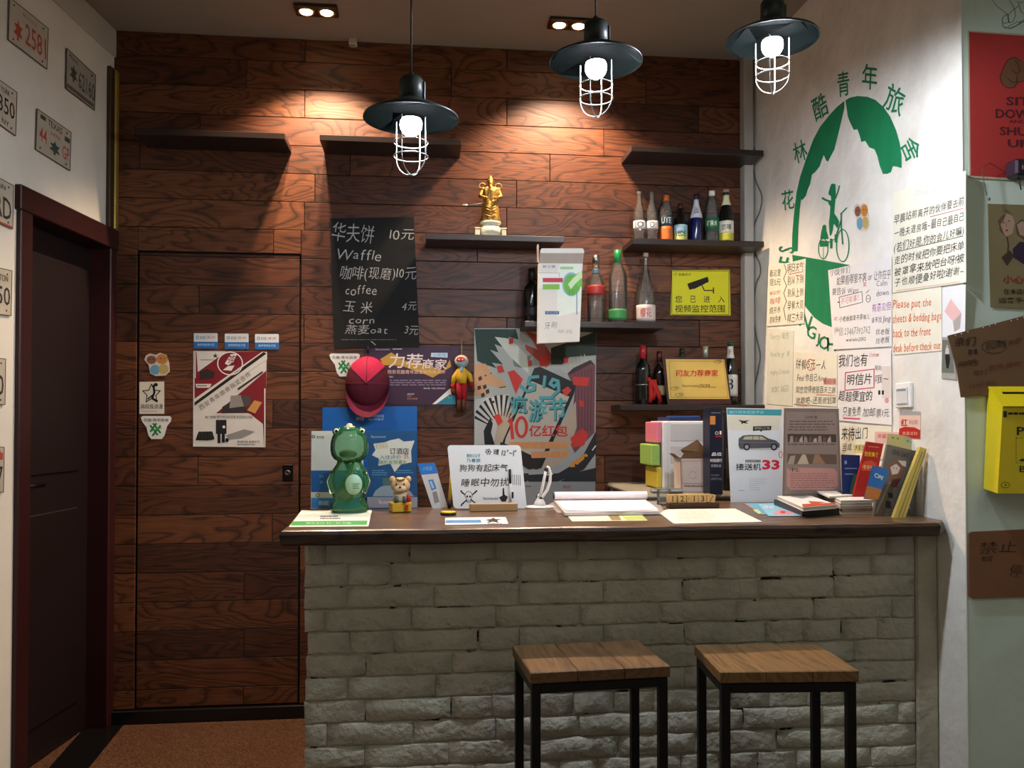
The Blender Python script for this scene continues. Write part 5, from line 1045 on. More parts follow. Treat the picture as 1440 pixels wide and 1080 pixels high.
s.rect(437.5, 661.5, 511, 692, mt('1763a8', .5)); s.rect(437.5, 700, 511, 714.5, mt('3d8fd0', .5)); s.text('支付宝', 445, 613, 456, 617, INK); s.ring(440.5, 614, 1.8, 1.8, 1, INK); s.text('蚂蚁', 448, 704, 463, 711, mt('cfe4f8', .5), off=.01); s.ring(447, 696.5, 2.5, 2, .8, INK, 1, 10); s.text('花呗', 449, 668, 455, 672, mt('9cc4e4', .5)); s.ring(452, 678, 1.6, 1.6, .6, mt('9cc4e4', .5)); s.done()
s, t = stand_sign([(516.5, 605.5), (586.5, 605.5), (587, 715), (516, 715)], 'clear acrylic stand with blue insert and a white speech burst, behind the small figurine', mt('17507f', .5))
s.poly([(525, 624), (541, 622), (549, 619), (561, 616.5), (568, 621), (583, 619.5), (578, 634), (579, 650), (564, 653), (555, 664), (549, 652), (535, 654.5), (532, 655), (533, 645), (523, 640), (528, 633)], mt('d8d4c6', .5))
s.text('扫码', 528, 623, 545, 631, mt('c8a45a', .5)); s.text('订酒店', 548, 630, 575, 639, INK, off=.008); s.text('入住评价', 534, 640, 564, 646, mt('4a6a8a', .5), off=.005); s.text('送礼', 568, 637, 575, 645, RED); s.text('随机有惊喜礼', 533, 647, 573, 653, mt('5a8a4a', .5), off=.003); s.text('Recommend', 522, 612, 542, 616, mt('9cc4dc', .5))
s.lines(523, 661, 545, 3, 3, mt('5f93b8', .5), 1.3); s.lines(557, 661, 583, 2, 3, mt('5f93b8', .5), 1.3); s.poly([(524, 698), (528, 690), (536, 684), (547, 682), (560, 682), (570, 686), (578, 692), (582, 698)], mt('8f9ea8', .5)); s.rect(516.5, 699, 587, 714, mt('9a96a0', .5), 1); s.text('Recommended', 533, 703, 560, 709, WHITE); s.rect(538, 672, 568, 683, mt('4f6a6a', .5), 1); s.done()
# frog bottle
fc = COUNTER.hit(491, 721); FG = glass('4fb872', .36); t = thing('frog_bottle', fc, 'translucent green plastic frog-shaped bottle on the counter', 'bottle')
u = fc.y*1.0/1200*1.0/7.2; zt = lambda y: (975-y)*u
b = MB(); prof = []
for y, r in ((975, 165), (960, 185), (930, 188), (900, 178), (870, 160), (840, 150), (800, 165), (740, 182), (680, 190), (600, 185), (540, 160), (490, 125), (465, 118)): prof.append((r*u, zt(y)))
b.lathe(fc+V((0, 0, .001)), [(1e-5, 0)]+prof, FG, 32, sy=.72, fold=lambda a, z: .035*math.sin(a*5+z*60)*(1 if z < .035 else .3)); b.build('body', parent=t)
b = MB(); prof = [(1e-5, zt(470))]+[(r*u, zt(y)) for y, r in ((470, 110), (445, 150), (410, 176), (350, 188), (280, 186), (220, 170), (170, 140), (135, 95), (118, 40))]+[(1e-5, zt(112))]
b.lathe(fc+V((0, 0, .001)), prof, FG, 32, sy=.8); b.build('head', parent=t)
for sg in (-1, 1):
    ec = fc+V((sg*118*u, -.004, zt(165))); b = MB(); b.ell(ec, (50*u, 46*u, 44*u), FG); b.build('eye_bump', parent=t)
    b = MB(); b.ell(ec+V((sg*8*u+.001, -38*u, 3*u)), (27*u, 14*u, 26*u), WHITE); b.ell(ec+V((sg*8*u+.001, -50*u, 3*u)), (14*u, 6*u, 15*u), BLACK); b.build('eye', parent=t)
    b = MB(); b.tube([fc+V((sg*150*u, -60*u, zt(560))), fc+V((sg*185*u, -80*u, zt(660))), fc+V((sg*150*u, -120*u, zt(770)))], [28*u, 34*u, 26*u], FG, 12); b.build('arm', parent=t)
b = MB(); b.tube([fc+V((.0, 0, zt(460))), fc+V((.004, -.004, zt(560))), fc+V((-.006, 0, zt(700))), fc+V((-.012, -.002, zt(800))), fc+V((0, 0, zt(870)))], [60*u, 30*u, 75*u, 95*u, 40*u], mt('6b6238', .7, var=.4, scale=80, bump=.6, bscale=80), 10); b.ell(fc+V((-.004, 0, zt(390))), (90*u, 50*u, 45*u), mt('54482a', .7, var=.4, scale=80)); b.build('contents', parent=t)
b = MB(); cp = fc+V((0, 0, zt(118))); b.lathe(cp, [(56*u, -30*u), (54*u, 2*u), (30*u, 8*u), (28*u, 26*u), (10*u, 34*u), (1e-5, 34*u)], mt('c4c2a0', .5), 18); b.build('crown_cap', parent=t)
b = MB(); lc = fc+V((55*u, -.72*188*u-.0015, zt(685))); b.lathe(lc, [(82*u, 0), (82*u, .001), (1e-5, .0012)], mt('a9cfae', .5), 26, sy=1.22, rot=MX.Rotation(math.radians(90), 3, 'X')); lb = b.build('round_label', parent=t)
s = Loose(Plane(lc+V((0, -.0014, 0)), (0, -1, 0)), .0001); s.lines(496, 680, 506, 3, 3, mt('4a6a4a', .6), 1.1); s.out('printed_marks', lb)
# cat figurine
fc = COUNTER.hit(563, 720); t = thing('figurine', fc, 'small cream and yellow animal figurine on a yellow block, right of the frog bottle', 'figurine')
u = fc.y/1200/4.15; TAN = mt('c9a878', .5); z = lambda y: (1005-y)*u
b = MB(); b.box(fc+V((0, 0, z(975))), (116*u, 90*u, 56*u), mt('c9a02c', .45), MX.Rotation(.25, 3, 'Z'), bev=5*u); b.box(fc+V((36*u, -46*u, z(975))), (22*u, 4*u, 30*u), RED, MX.Rotation(.25, 3, 'Z'), bev=1*u); b.build('base', parent=t)
b = MB(); b.lathe(fc+V((0, 0, z(950))), [(40*u, 0), (46*u, 20*u), (40*u, 50*u), (26*u, 70*u)], mt('b8a888', .5), 18); b.tube([fc+V((-20*u, -38*u, z(912))), fc+V((-22*u, -44*u, z(945)))], 12*u, mt('4a5a5c', .5), 8); b.tube([fc+V((24*u, -38*u, z(912))), fc+V((26*u, -44*u, z(945)))], 12*u, mt('4a5a5c', .5), 8); b.ell(fc+V((46*u, -20*u, z(925))), (16*u, 14*u, 26*u), RED); b.build('body', parent=t)
b = MB(); b.ell(fc+V((0, 0, z(852))), (56*u, 46*u, 48*u), TAN, n=20); b.ell(fc+V((0, -38*u, z(868))), (34*u, 20*u, 20*u), mt('dcc09a', .5)); b.ell(fc+V((0, -58*u, z(858))), (8*u, 6*u, 6*u), mt('5b3a2a', .5)); b.build('head', parent=t)
for sg in (-1, 1): b = MB(); b.ell(fc+V((sg*46*u, 0, z(815))), (17*u, 11*u, 17*u), TAN); b.build('ear', parent=t); 
for sg in (-1, 1): b = MB(); b.ell(fc+V((sg*22*u, -43*u, z(842))), (5*u, 4*u, 6*u), BLACK); b.build('eye', parent=t)
b = MB(); b.tube([fc+V((-26*u, -36*u, z(812))), fc+V((0, -42*u, z(820))), fc+V((26*u, -36*u, z(812)))], 7*u, mt('8a6a40', .5), 6); b.build('brow_stripe', parent=t)
# leaning tag card
s = Sheet('hang_tag_card', 'narrow blue and white card leaning left of the yellow pen', 'card', stand(618, 715, 6), [(587, 652), (611, 650.5), (629.5, 712.5), (609, 717.5)], mt('cdcac6', .5), .0015, 0)
s.poly([(587, 652), (611, 650.5), (616.5, 665.5), (592, 668)], mt('2a78c4', .5)); s.text('小吃街', 594, 656, 608, 662, mt('8fc0ea', .5), 2, -.05); s.poly([(602, 675), (609, 674), (614, 687), (607, 690)], mt('4a86c0', .5)); s.poly([(608, 692), (614, 691), (618, 706), (611, 708)], mt('8a8a88', .5)); s.poly([(604, 677), (607, 676.5), (611, 686), (608, 687)], mt('a8c8e4', .5), 1); s.done()
# yellow pen upright + yellow disc
pc = COUNTER.hit(632, 716); pl = pc.y/1200
t = thing('marker_pen', pc, 'yellow marker pen with black tip standing against the whiteboard', 'pen')
b = MB(); b.tube([pc+V((-.0, 0, .002)), pc+V((.001, .002, .03))], [.006, .0065], BLACK, 12); b.build('cap', parent=t)
b = MB(); b.tube([pc+V((.001, .002, .03)), pc+V((.009, .012, .13))], .0062, mt('d2b02a', .4), 12); b.tube([pc+V((.009, .012, .13)), pc+V((.0095, .0125, .137))], [.0055, .004], mt('b8962a', .4), 12); b.build('barrel', parent=t)
pc = COUNTER.hit(630.5, 724); t = thing('tape_roll', pc, 'round yellow disc-shaped tin with dark rim in front of the whiteboard', 'tin')
b = MB(); b.lathe(pc, [(.024, 0), (.0255, .002), (.0255, .007), (1e-5, .007)], BLACK, 28); b.build('rim', parent=t)
b = MB(); b.lathe(pc, [(.0245, .0072), (.0245, .010), (.020, .0115), (.018, .0095), (1e-5, .0095)], mt('d6b422', .4), 28); b.build('lid', parent=t)
# whiteboard
wp = stand(688, 716, 8)
t = thing('message_whiteboard', wp.p, 'small rounded whiteboard with black handwriting and skull drawing on a wooden block', 'whiteboard')
def rr(x0, y0, x1, y1, r, sk=0):
    o = []
    for (cx, cy, a0) in ((x1-r, y0+r, -90), (x1-r, y1-r, 0), (x0+r, y1-r, 90), (x0+r, y0+r, 180)):
        for k in range(5): a = math.radians(a0+k*22.5); o.append((cx+r*math.cos(a)+sk*((cy+r*math.sin(a))-y0), cy+r*math.sin(a)))
    return o
s = Sheet('board', None, None, wp, rr(629, 626, 732, 715, 5, .10), mt('e2e2e0', .3, var=.02), .004, 0, parent=t)
f = conv(390, 580, 3.892)
s.text('微信公众号', *f(1035, 226), *f(1110, 248), TEAL, 2, off=.006); s.text('乃青旅', *f(1035, 252), *f(1112, 274), mt('2a8aa0', .5), 2, off=.012)
s.ring(*f(1155, 215), 3, 3, 1, INK, 1, 12); s.disc(*f(1155, 215), 1.4, 1.4, INK); [s.line([(f(1155, 215)[0]+3.6*math.cos(k), f(1155, 215)[1]+3.6*math.sin(k)), (f(1155, 215)[0]+4.8*math.cos(k), f(1155, 215)[1]+4.8*math.sin(k))], .7, INK) for k in range(6)]
s.hand('晴 12°~1°', *f(1180, 200), *f(1310, 238), INK, 2, .03, .01); s.hand('狗狗有起床气', *f(995, 285), *f(1262, 325), INK, 2, -.01, .008, .8); s.hand('睡眠中勿扰', *f(1003, 362), *f(1270, 408), INK, 2, -.01, .008, .8)
for k in range(5): s.line([f(1288+k*10, 340+k), f(1290+k*10, 395+k)], .7, INK)
s.line([f(1008, 435), f(1088, 500)], 1.8, INK, 1); s.line([f(1088, 432), f(1010, 503)], 1.8, INK, 1)
for q in ((1006, 430), (1014, 440), (1090, 430), (1082, 438), (1008, 508), (1016, 498), (1092, 500), (1086, 508)): s.disc(*f(*q), 1.3, 1.3, INK, 1, 10)
s.disc(*f(1047, 455), 5.4, 6.2, INK, 2); s.disc(*f(1047, 455), 4.6, 5.4, mt('e2e2e0', .3, var=.02), 3); s.rect(*f(1035, 470), *f(1060, 492), INK, 2); s.rect(*f(1038, 470), *f(1057, 489), mt('e2e2e0', .3, var=.02), 4); s.disc(*f(1039, 460), 1.4, 1.6, INK, 5, 10); s.disc(*f(1055, 460), 1.4, 1.6, INK, 5, 10); s.poly([f(1045, 472), f(1050, 472), f(1047.5, 466)], INK, 5)
for k in range(4): s.line([f(1040+k*5, 478), f(1040+k*5, 489)], .4, INK, 6)
s.text('Recommended', *f(1128, 462), *f(1208, 478), INK); s.poly([f(1213, 465), f(1232, 455), f(1233, 415), f(1240, 412), f(1244, 450), f(1262, 462), f(1250, 488), f(1228, 488)], INK, 2); s.rect(*f(1282, 435), *f(1293, 470), INK)
s.done('drawings', 'handwriting')
bp_ = COUNTER.hit(694, 719); b = MB(); b.box(bp_+V((0, .006, .013)), (.158, .03, .026), mt('a5835c', .5), MX.Rotation(.03, 3, 'Z'), bev=.002); b.build('wooden_block', parent=t)
pp2 = wp.hit(719, 695, .012); t2 = thing('marker_pen', wp.hit(717, 706, .012), 'white marker pen with black cap leaning on the whiteboard', 'pen')
b = MB(); b.tube([wp.hit(718, 706, .013), wp.hit(717.5, 680, .011)], .0042, mt('d6d4d0', .4), 12); b.build('barrel', parent=t2); b = MB(); b.tube([wp.hit(717.5, 680, .011), wp.hit(717, 660, .010)], .0045, BLACK, 12); b.build('cap', parent=t2)
# visiting card
s = flat('visiting_card', 'long white card with blue band and black star lying before the whiteboard', 'card', [(626, 728), (711, 727), (715, 736.5), (626, 738)], mt('dcdad4', .5))
s.poly([(627, 731.5), (676, 731), (677, 735), (627, 735.5)], mt('3f7fb8', .5)); s.poly([(682, 731), (690, 730), (694, 728), (697, 730), (705, 730), (699, 732), (702, 735), (693, 733.5), (684, 735.5), (688, 732.5)], INK, 1); s.text('高校极浪漫', 686, 735.3, 705, 736.8, INK); s.done()
# white desk lamp-like phone holder
pc = COUNTER.hit(759, 714); t = thing('phone_holder', pc, 'white plastic gooseneck holder on a round base, right of the whiteboard', 'holder'); u = pc.y/1200/3.89*1.03
WP = mt('dedcd6', .35, var=.02); b = MB(); b.lathe(pc, [(78*u, 0), (80*u, 5*u), (70*u, 10*u), (30*u, 14*u), (1e-5, 14*u)], WP, 28, sy=.75); b.build('base', parent=t)
b = MB(); b.lathe(pc+V((0, 0, 12*u)), [(32*u, 0), (28*u, 18*u), (16*u, 36*u), (12*u, 46*u)], WP, 18); b.ell(pc+V((0, 0, 62*u)), (13*u, 13*u, 13*u), WP); b.build('socket', parent=t)
b = MB(); z = lambda x, y: pc+V(((x-108)*u, -.004, (440-y)*u))
b.tube([z(108, 385), z(118, 345), z(130, 290), z(142, 235)], [9*u, 8*u, 8*u, 7*u], WP, 10); b.tube([z(100, 392), z(122, 380), z(148, 345), z(163, 300), z(165, 255), z(155, 225), z(145, 222)], [8*u]*7, WP, 10); b.build('arm', parent=t)
b = MB(); b.ell(z(143, 235), (12*u, 12*u, 14*u), mt('2a2a4a', .4)); b.ell(z(112, 388), (12*u, 12*u, 9*u), mt('2a2a2a', .4)); b.build('joint', parent=t)
# open notebook with rolled pages
t = thing('open_notebook', COUNTER.hit(850, 719), 'open white notebook with rolled-back pages on the counter', 'notebook')
f = conv(720, 600, 3.892)
for k, (nm, q, m, o) in enumerate((('back_cover', [(200, 425), (245, 405), (800, 410), (830, 455), (820, 470), (250, 472)], mt('8f8884', .6), .0006), ('page_block', [(228, 402), (720, 400), (806, 462), (290, 470)], mt('c9c0bc', .7), .012))):
    b = MB(); b.slab([COUNTER.hit(*f(*p), o+.001) for p in q], (0, 0, 1), .0012 if k == 0 else .010, m); b.build(nm, parent=t)
b = MB(); q = [(236, 404), (730, 400), (800, 452), (600, 462), (450, 462), (295, 458)]; b.slab([COUNTER.hit(*f(*p), .0145+.001*(i % 2)) for i, p in enumerate(q)], (0, 0, 1), .0008, mt('e3dbe0', .75)); b.build('page', parent=t)
a_, b2 = COUNTER.hit(*f(232, 404), .014), COUNTER.hit(*f(738, 400), .014); b = MB(); rr_ = .0155; ax = (b2-a_)
vs = []; fs = []; n = 22
for k in range(n+1):
    th = -math.pi*.5+2.15*math.pi*k/n; r = rr_*(1-.12*k/n)
    for p in (a_, b2): vs.append(p+V((0, r*math.cos(th)+.004, rr_+r*math.sin(th))))
for k in range(n): fs.append((2*k, 2*k+1, 2*k+3, 2*k+2))
b.add(vs, fs, mt('e6e0e2', .75), True); b.build('rolled_pages', parent=t)
b = MB(); b.tube([a_+V((-.003, .004, rr_)), a_+V((.001, .004, rr_))], .012, mt('4a4648', .5), 12); b.build('roll_end', parent=t)
# leaflets flat
s = flat('leaflet', 'yellow-green printed leaflet in front of the open notebook', 'leaflet', [f(300, 482), f(705, 476), f(742, 513), f(330, 518)], mt('e2ddb8', .6)); s.poly([f(520, 478), f(580, 478), f(600, 512), f(545, 512)], mt('8a7448', .6)); s.poly([f(600, 490), f(715, 486), f(738, 510), f(625, 512)], mt('a8b864', .6)); s.poly([f(320, 488), f(500, 484), f(510, 500), f(325, 505)], mt('dcc8c4', .6)); s.done()
s = flat('paper_sheet', 'large cream paper sheet with faint writing on the counter, right of the notebook', 'paper', [f(805, 470), f(850, 452), f(1220, 448), f(1370, 520), f(885, 530)], mt('e4dcc8', .7)); s.lines(*f(900, 462), f(1200, 462)[0], 6, 2.4, mt('b0a898', .8), .6, rag=.5); s.done()
# number blocks on tray
f = conv(720, 600, 3.892); bc = COUNTER.hit(*f(995, 447)); t = thing('date_tray', bc, 'dark wooden tray of number blocks reading 12 13', 'calendar blocks', None)
u = bc.y/1200/3.892*1.02
b = MB(); b.box(bc+V((0, .012, 15*u)), (285*u, .04, 30*u), mt('3a2418', .5, var=.3, scale=40), bev=3*u); b.build('tray', parent=t)
bl = MB()
for k, (x, tx) in enumerate(((876, '1'), (930, '2'), (967, '·'), (998, '1'), (1046, '3'), (1096, '⁄'))):
    wd = 20 if tx == '·' else 46; c = bc+V(((x-995)*u, .014, 30*u+23*u)); m = MB(); m.box(c, (wd*u, 44*u, 46*u), mt('b5925c', .5), MX.Rotation((.15 if k == 5 else 0), 3, 'Y'), bev=2*u); o = m.build('number_block', parent=t)
    s = Loose(Plane(c+V((0, -22.4*u, 0)), (0, -1, 0)), .0002); px = f(x, 0)[0]
    h = .5 if tx == '·' else 8; cc = Plane(c+V((0, -22.4*u, 0)), (0, -1, 0))
    vs, fs_ = glyphs(tx, .01); a0, a1 = min(v[0] for v in vs), max(v[0] for v in vs); b0, b1 = min(v[1] for v in vs), max(v[1] for v in vs); kk = (6*u if tx == '·' else 32*u)/(b1-b0)
    m = MB(); m.add([c+V(((p[0]-(a0+a1)/2)*kk, -22.6*u, (p[1]-(b0+b1)/2)*kk)) for p in vs], fs_, mt('1c120c', .6)); m.build('numeral', parent=o)
# ------------------------------------------------------------------ side desk behind the counter and what stands on it
ZD_ = 1.03
xl = onY(903, 690, 3.2).x; b = MB(); DM = mt('8b8676', .5); b.box(((xl+XR)/2-.003, 3.51, ZD_-.0125), (XR-xl-.01, .66, .025), DM, bev=.01); 
dk = thing('side_desk', ((xl+XR)/2, 3.5, 0), 'grey-topped desk behind the right end of the counter', 'desk'); b.build('desk_top', parent=dk)
for x in (xl+.04, XR-.05):
    for y in (3.2, 3.8): b = MB(); b.box((x, y, (ZD_-.025)/2), (.05, .05, ZD_-.026), DM, bev=.003); b.build('leg', parent=dk)
b = MB(); b.box(((xl+XR)/2, 3.8, .75), (XR-xl-.14, .02, .45), DM); b.build('back_panel', parent=dk)
DESK = Plane((0, 0, ZD_), (0, 0, 1))
# drawer unit
f = conv(860, 440, 3.857); yd0 = 3.40; x0 = onY(932, 620, yd0).x; x1 = onY(999, 620, yd0).x; zt = onY(950, 592, yd0).z; t = thing('drawer_unit', ((x0+x1)/2, yd0+.09, ZD_), 'small white drawer unit with pink, green and yellow drawer fronts, behind the counter', 'drawer unit')
WPl = mt('d9d6d4', .4, var=.02); H = zt-ZD_
b = MB(); b.box(((x0+x1)/2, yd0+.10, ZD_+H/2), (x1-x0, .19, H), WPl, bev=.004)
for k in range(3):
    zc = ZD_+H*(k+.5)/3; b.box(((x0+x1)/2+.012, yd0+.004, zc), (x1-x0-.045, .004, H/3-.022), mt('c4c0bc', .5), bev=.001)
b.box((x0+.012, yd0+.003, ZD_+H/2), (.02, .008, H-.01), WPl, bev=.002); b.build('cabinet', parent=t)
for k, (m, out_, sh) in enumerate((('c9b23c', .0, 'yellow'), ('93b85a', .016, 'green'), ('d87a90', .0, 'pink'))):
    zc = ZD_+H*(k+.5)/3; b = MB(); b.box((x0-.011-out_, yd0+.10, zc), (.022+out_*1.0, .18, H/3-.006), mt(m, .45), bev=.004); d = b.build('drawer', parent=t, label=sh+' drawer front')
b = MB(); b.box(((x0+x1)/2-.005, yd0+.085, zt+.009), (.14, .13, .014), mt('1c2f5e', .5), MX.Rotation(.12, 3, 'Z'), bev=.002); b.box(((x0+x1)/2+.01, yd0+.08, zt+.019), (.12, .10, .005), mt('3a5a8a', .5), MX.Rotation(-.1, 3, 'Z')); b.build('folded_booklet', label='dark blue booklet lying on the white drawer unit', cat='booklet')
# open cardboard carton
yb = 3.24; A = lambda x, y, Y=yb: onY(*f(x, y), Y); t = thing('cardboard_box', A(460, 955), 'small open printed cardboard box before the drawer unit', 'box')
CB = mt('8a6f52', .8); CF = mt('c9b8ac', .6)
bt = DESK.hit(*f(460, 958)); 
q = [A(375, 790), A(524, 790), A(528, 955), A(378, 955)]; zb = ZD_
for v in (q[2], q[3]): v.z = zb
b = MB(); b.slab(q, (0, -1, 0), .002, CF); dz = V((0, .09, 0)); b.slab([q[1], q[1]+dz, q[2]+dz, q[2]], (1, 0, 0), .002, CF); b.slab([q[0], q[0]+dz, q[3]+dz, q[3]], (-1, 0, 0), .002, CF); b.slab([p+dz for p in q], (0, -1, 0), .002, CB); b.slab([q[3]+V((0, 0, .002)), q[2]+V((0, 0, .002)), q[2]+dz+V((0, 0, .002)), q[3]+dz+V((0, 0, .002))], (0, 0, 1), .001, CB); bx = b.build('carton', parent=t)
s = Loose(Plane((0, yb-.0005, 0), (0, -1, 0)), .0003)
for qq in ([(383, 805), (522, 800)], [(383, 805), (386, 945)], [(500, 805), (500, 945)], [(386, 925), (530, 925)]): s.line([f(*p) for p in qq], .8, mt('c88a84', .6))
s.ring(*f(440, 880), 5, 5, .6, mt('c88a84', .6)); s.lines(*f(395, 935), f(525, 935)[0], 1, 2, mt('8a6a64', .6), 2); s.out('printed_marks', bx)
for nm, pts, dn in (('flap', (A(375, 790), A(530, 790), A(528, 755, yb-.02), A(395, 755, yb-.02)), (0, -.5, .8)), ('flap', (A(375, 790), A(378, 790)+dz, A(342, 765)+dz*.8, A(338, 762)), (-.4, 0, .9)), ('flap', (A(385, 758, yb+.09), A(525, 760, yb+.09), A(466, 686, yb+.06), A(375, 742, yb+.06)), (0, -.8, .5))):
    b = MB(); b.slab(pts, V(dn).normalized(), .002, CB); b.build(nm, parent=t)
# tall dark blue box
yt = 3.12; px0, px1 = 998, 1016; P0, P1 = onY(px0, 573, yt), onY(px1, 573, yt); ztop = P0.z; t = thing('product_box', ((P0.x+P1.x)/2, yt+.06, ZD_), 'tall narrow dark blue box with white print, left of the car advert', 'box')
b = MB(); b.box(((P0.x+P1.x)/2, yt+.04, (ztop+ZD_)/2), (P1.x-P0.x, .08, ztop-ZD_), mt('10162c', .4), bev=.0015); b.build('box', parent=t)
s = Loose(Plane((0, yt-.0006, 0), (0, -1, 0)), .0003); s.rect(998.5, 585, 1006, 597, mt('c9813c', .5)); s.lines(1000, 580, 1014, 1, 2, GREY, 1); s.ring(1008, 609, 2, 2, .6, WHITE); s.rect(1012, 606, 1014.5, 611, WHITE); s.rect(1006, 613, 1015, 614.5, RED); s.out('printed_blocks', t)
s.text('品位', 1001, 636, 1015, 641, WHITE, off=.02); s.text('时尚旅行', 998.8, 645, 1015.5, 650, WHITE, off=.015); s.text('乐享生活', 1000, 653, 1014, 657, mt('c9ccd8', .5)); s.text('LUXURY', 1000, 667, 1012, 669.5, GREY); s.text('LIFESTYLE', 999.5, 672, 1015, 675, GREY); s.out('lettering', t)
b = MB(); P2 = onY(1018, 578, 3.3); P3 = onY(1031, 700, 3.3); b.box(((P2.x+P3.x)/2, 3.35, (P2.z+ZD_)/2), (P3.x-P2.x, .10, P2.z-ZD_), mt('17151a', .4), bev=.004); b.box(((P2.x+P3.x)/2, 3.299, (P2.z+ZD_)/2-.05), ((P3.x-P2.x)*.6, .006, .12), mt('3a3638', .4), bev=.002)
b.build('dark_carton', label='black box standing between the dark blue box and the car advert', cat='box')
# clear jar and grey gadget by the blocks
pj = COUNTER.hit(*conv(720, 600, 3.892)(810, 440)); b = MB(); b.lathe(pj+V((.035, .07, 0)), [(.024, 0), (.026, .004), (.026, .05), (.022, .055)], glass('cfd4cc', .2), 22); b.build('plastic_cup', label='clear plastic cup behind the number blocks', cat='cup')
pg = DESK.hit(937, 693); b = MB(); b.box(pg+V((0, .0, .008)), (.12, .07, .014), mt('8f9290', .35, .3), MX.Rotation(-.12, 3, 'Z'), bev=.005); b.box(pg+V((0, .0, .016)), (.10, .055, .002), mt('5f6466', .3), MX.Rotation(-.12, 3, 'Z')); b.build('card_reader', label='flat grey gadget at the front of the drawer unit', cat='gadget')
# ------------------------------------------------------------------ tall advert boards on the counter
s = Sheet('car_advert', 'white advert board with a grey car and red number 33', 'advert board', stand(1060, 706, 5), [(1022, 573.5), (1101, 575), (1100, 705.5), (1028, 708)], mt('d6d8da', .45, var=.03), .003, 0)
f = conv(1010, 560, 4.235)
s.poly([f(52, 62), f(378, 68), f(376, 104), f(54, 98)], mt('3f9098', .5)); s.text('旅行用车优选平台', *f(65, 74), *f(272, 92), mt('a8d4d8', .5)); s.poly([f(55, 104), f(378, 108), f(360, 190), f(60, 190)], mt('d6ceb8', .5), 0)
s.poly([f(118, 128), f(150, 135), f(190, 130), f(165, 142), f(180, 152), f(150, 148), f(135, 156), f(140, 145)], mt('2a2420', .5), 1); s.poly([f(208, 167), f(318, 165), f(314, 190), f(262, 192), f(256, 202), f(248, 192), f(206, 195)], mt('2a2622', .5), 1); s.text('省时省心上门接', *f(216, 171), *f(306, 185), mt('c0bcb0', .5), 3)
s.poly([f(122, 240), f(148, 222), f(190, 218), f(265, 220), f(300, 240), f(345, 252), f(366, 272), f(365, 295), f(128, 300), f(120, 280)], mt('54545a', .4), 1); s.poly([f(145, 246), f(160, 228), f(205, 226), f(262, 228), f(290, 248)], mt('b8b090', .4), 2); s.line([f(205, 224), f(207, 248)], .7, mt('3a3a3e', .4), 3); s.line([f(242, 224), f(246, 248)], .7, mt('3a3a3e', .4), 3); s.line([f(130, 262), f(350, 266)], .5, mt('8a8a90', .4), 3)
for x in (170, 332): s.disc(*f(x, 290), 4.6, 5, BLACK, 4); s.disc(*f(x, 290), 2.7, 3, mt('9a9a9c', .4), 5)
s.line([f(130, 303), f(360, 303)], .8, mt('8a8a88', .5), 3); s.rect(*f(162, 367), *f(252, 382), INK); s.text('西安咸阳机场', *f(166, 369), *f(248, 380), WHITE, 3)
s.text('接送机', *f(105, 388), *f(256, 430), INK, off=.012); s.text('33', *f(262, 367), *f(366, 425), mt('d0273c', .5), off=.04); s.ring(*f(372, 335), 2.5, 4.5, .8, RED, 1, 12)
s.lines(*f(185, 480), f(300, 480)[0], 6, 3, mt('aab0b4', .6), .7, rag=.5); s.lines(*f(120, 548), f(165, 548)[0], 1, 2, GREY, .8); s.done()
s = Sheet('menu_board', 'brownish printed menu board with photo strips, right of the car advert', 'advert board', stand(1143, 711, 3), [(1103, 574), (1179.5, 574.5), (1184, 710), (1100.5, 711)], mt('6e6058', .45), .004, 0)
s.poly([f(402, 80), f(702, 85), (1181, 693), (1103, 695)], mt('7f7068', .45)); s.text('LOVE 旅', *f(518, 103), *f(590, 122), INK); s.lines(*f(425, 135), f(700, 135)[0], 3, 4, mt('4a3c38', .6), 1.3); s.lines(*f(415, 185), f(690, 185)[0], 1, 4, mt('4a3c38', .6), 1.3)
s.poly([f(412, 212), f(702, 215), f(704, 262), f(414, 262)], mt('3b302c', .5), 1); [s.poly([f(425+k*28, 262), f(430+k*28, 225+(k % 3)*8), f(445+k*28, 225+(k % 2)*10), f(448+k*28, 262)], mt(('8f8078', '5b4a44', 'a8988c')[k % 3], .5), 2) for k in range(9)]
s.lines(*f(415, 272), f(700, 272)[0], 1, 3, mt('4a3c38', .6), 1.3); s.poly([f(412, 330), f(704, 335), f(706, 393), f(410, 392)], mt('5b4a3e', .5), 1); s.poly([f(470, 392), f(500, 335), f(520, 335), f(540, 392)], mt('b0a088', .5), 2); s.poly([f(560, 392), f(575, 335), f(600, 335), f(640, 392)], mt('8a6a52', .5), 2); s.poly([f(412, 392), f(430, 345), f(460, 340), f(450, 392)], mt('94887a', .5), 2)
s.poly([f(408, 412), f(430, 430), f(450, 412), f(690, 418), f(708, 440), f(712, 520), f(690, 545), f(430, 545), f(408, 520)], mt('b08078', .6), 1); s.text('PS:', *f(440, 415), *f(485, 438), INK, 3); s.lines(*f(430, 448), f(700, 448)[0], 7, 3.2, mt('7a4a44', .6), .8); s.done()
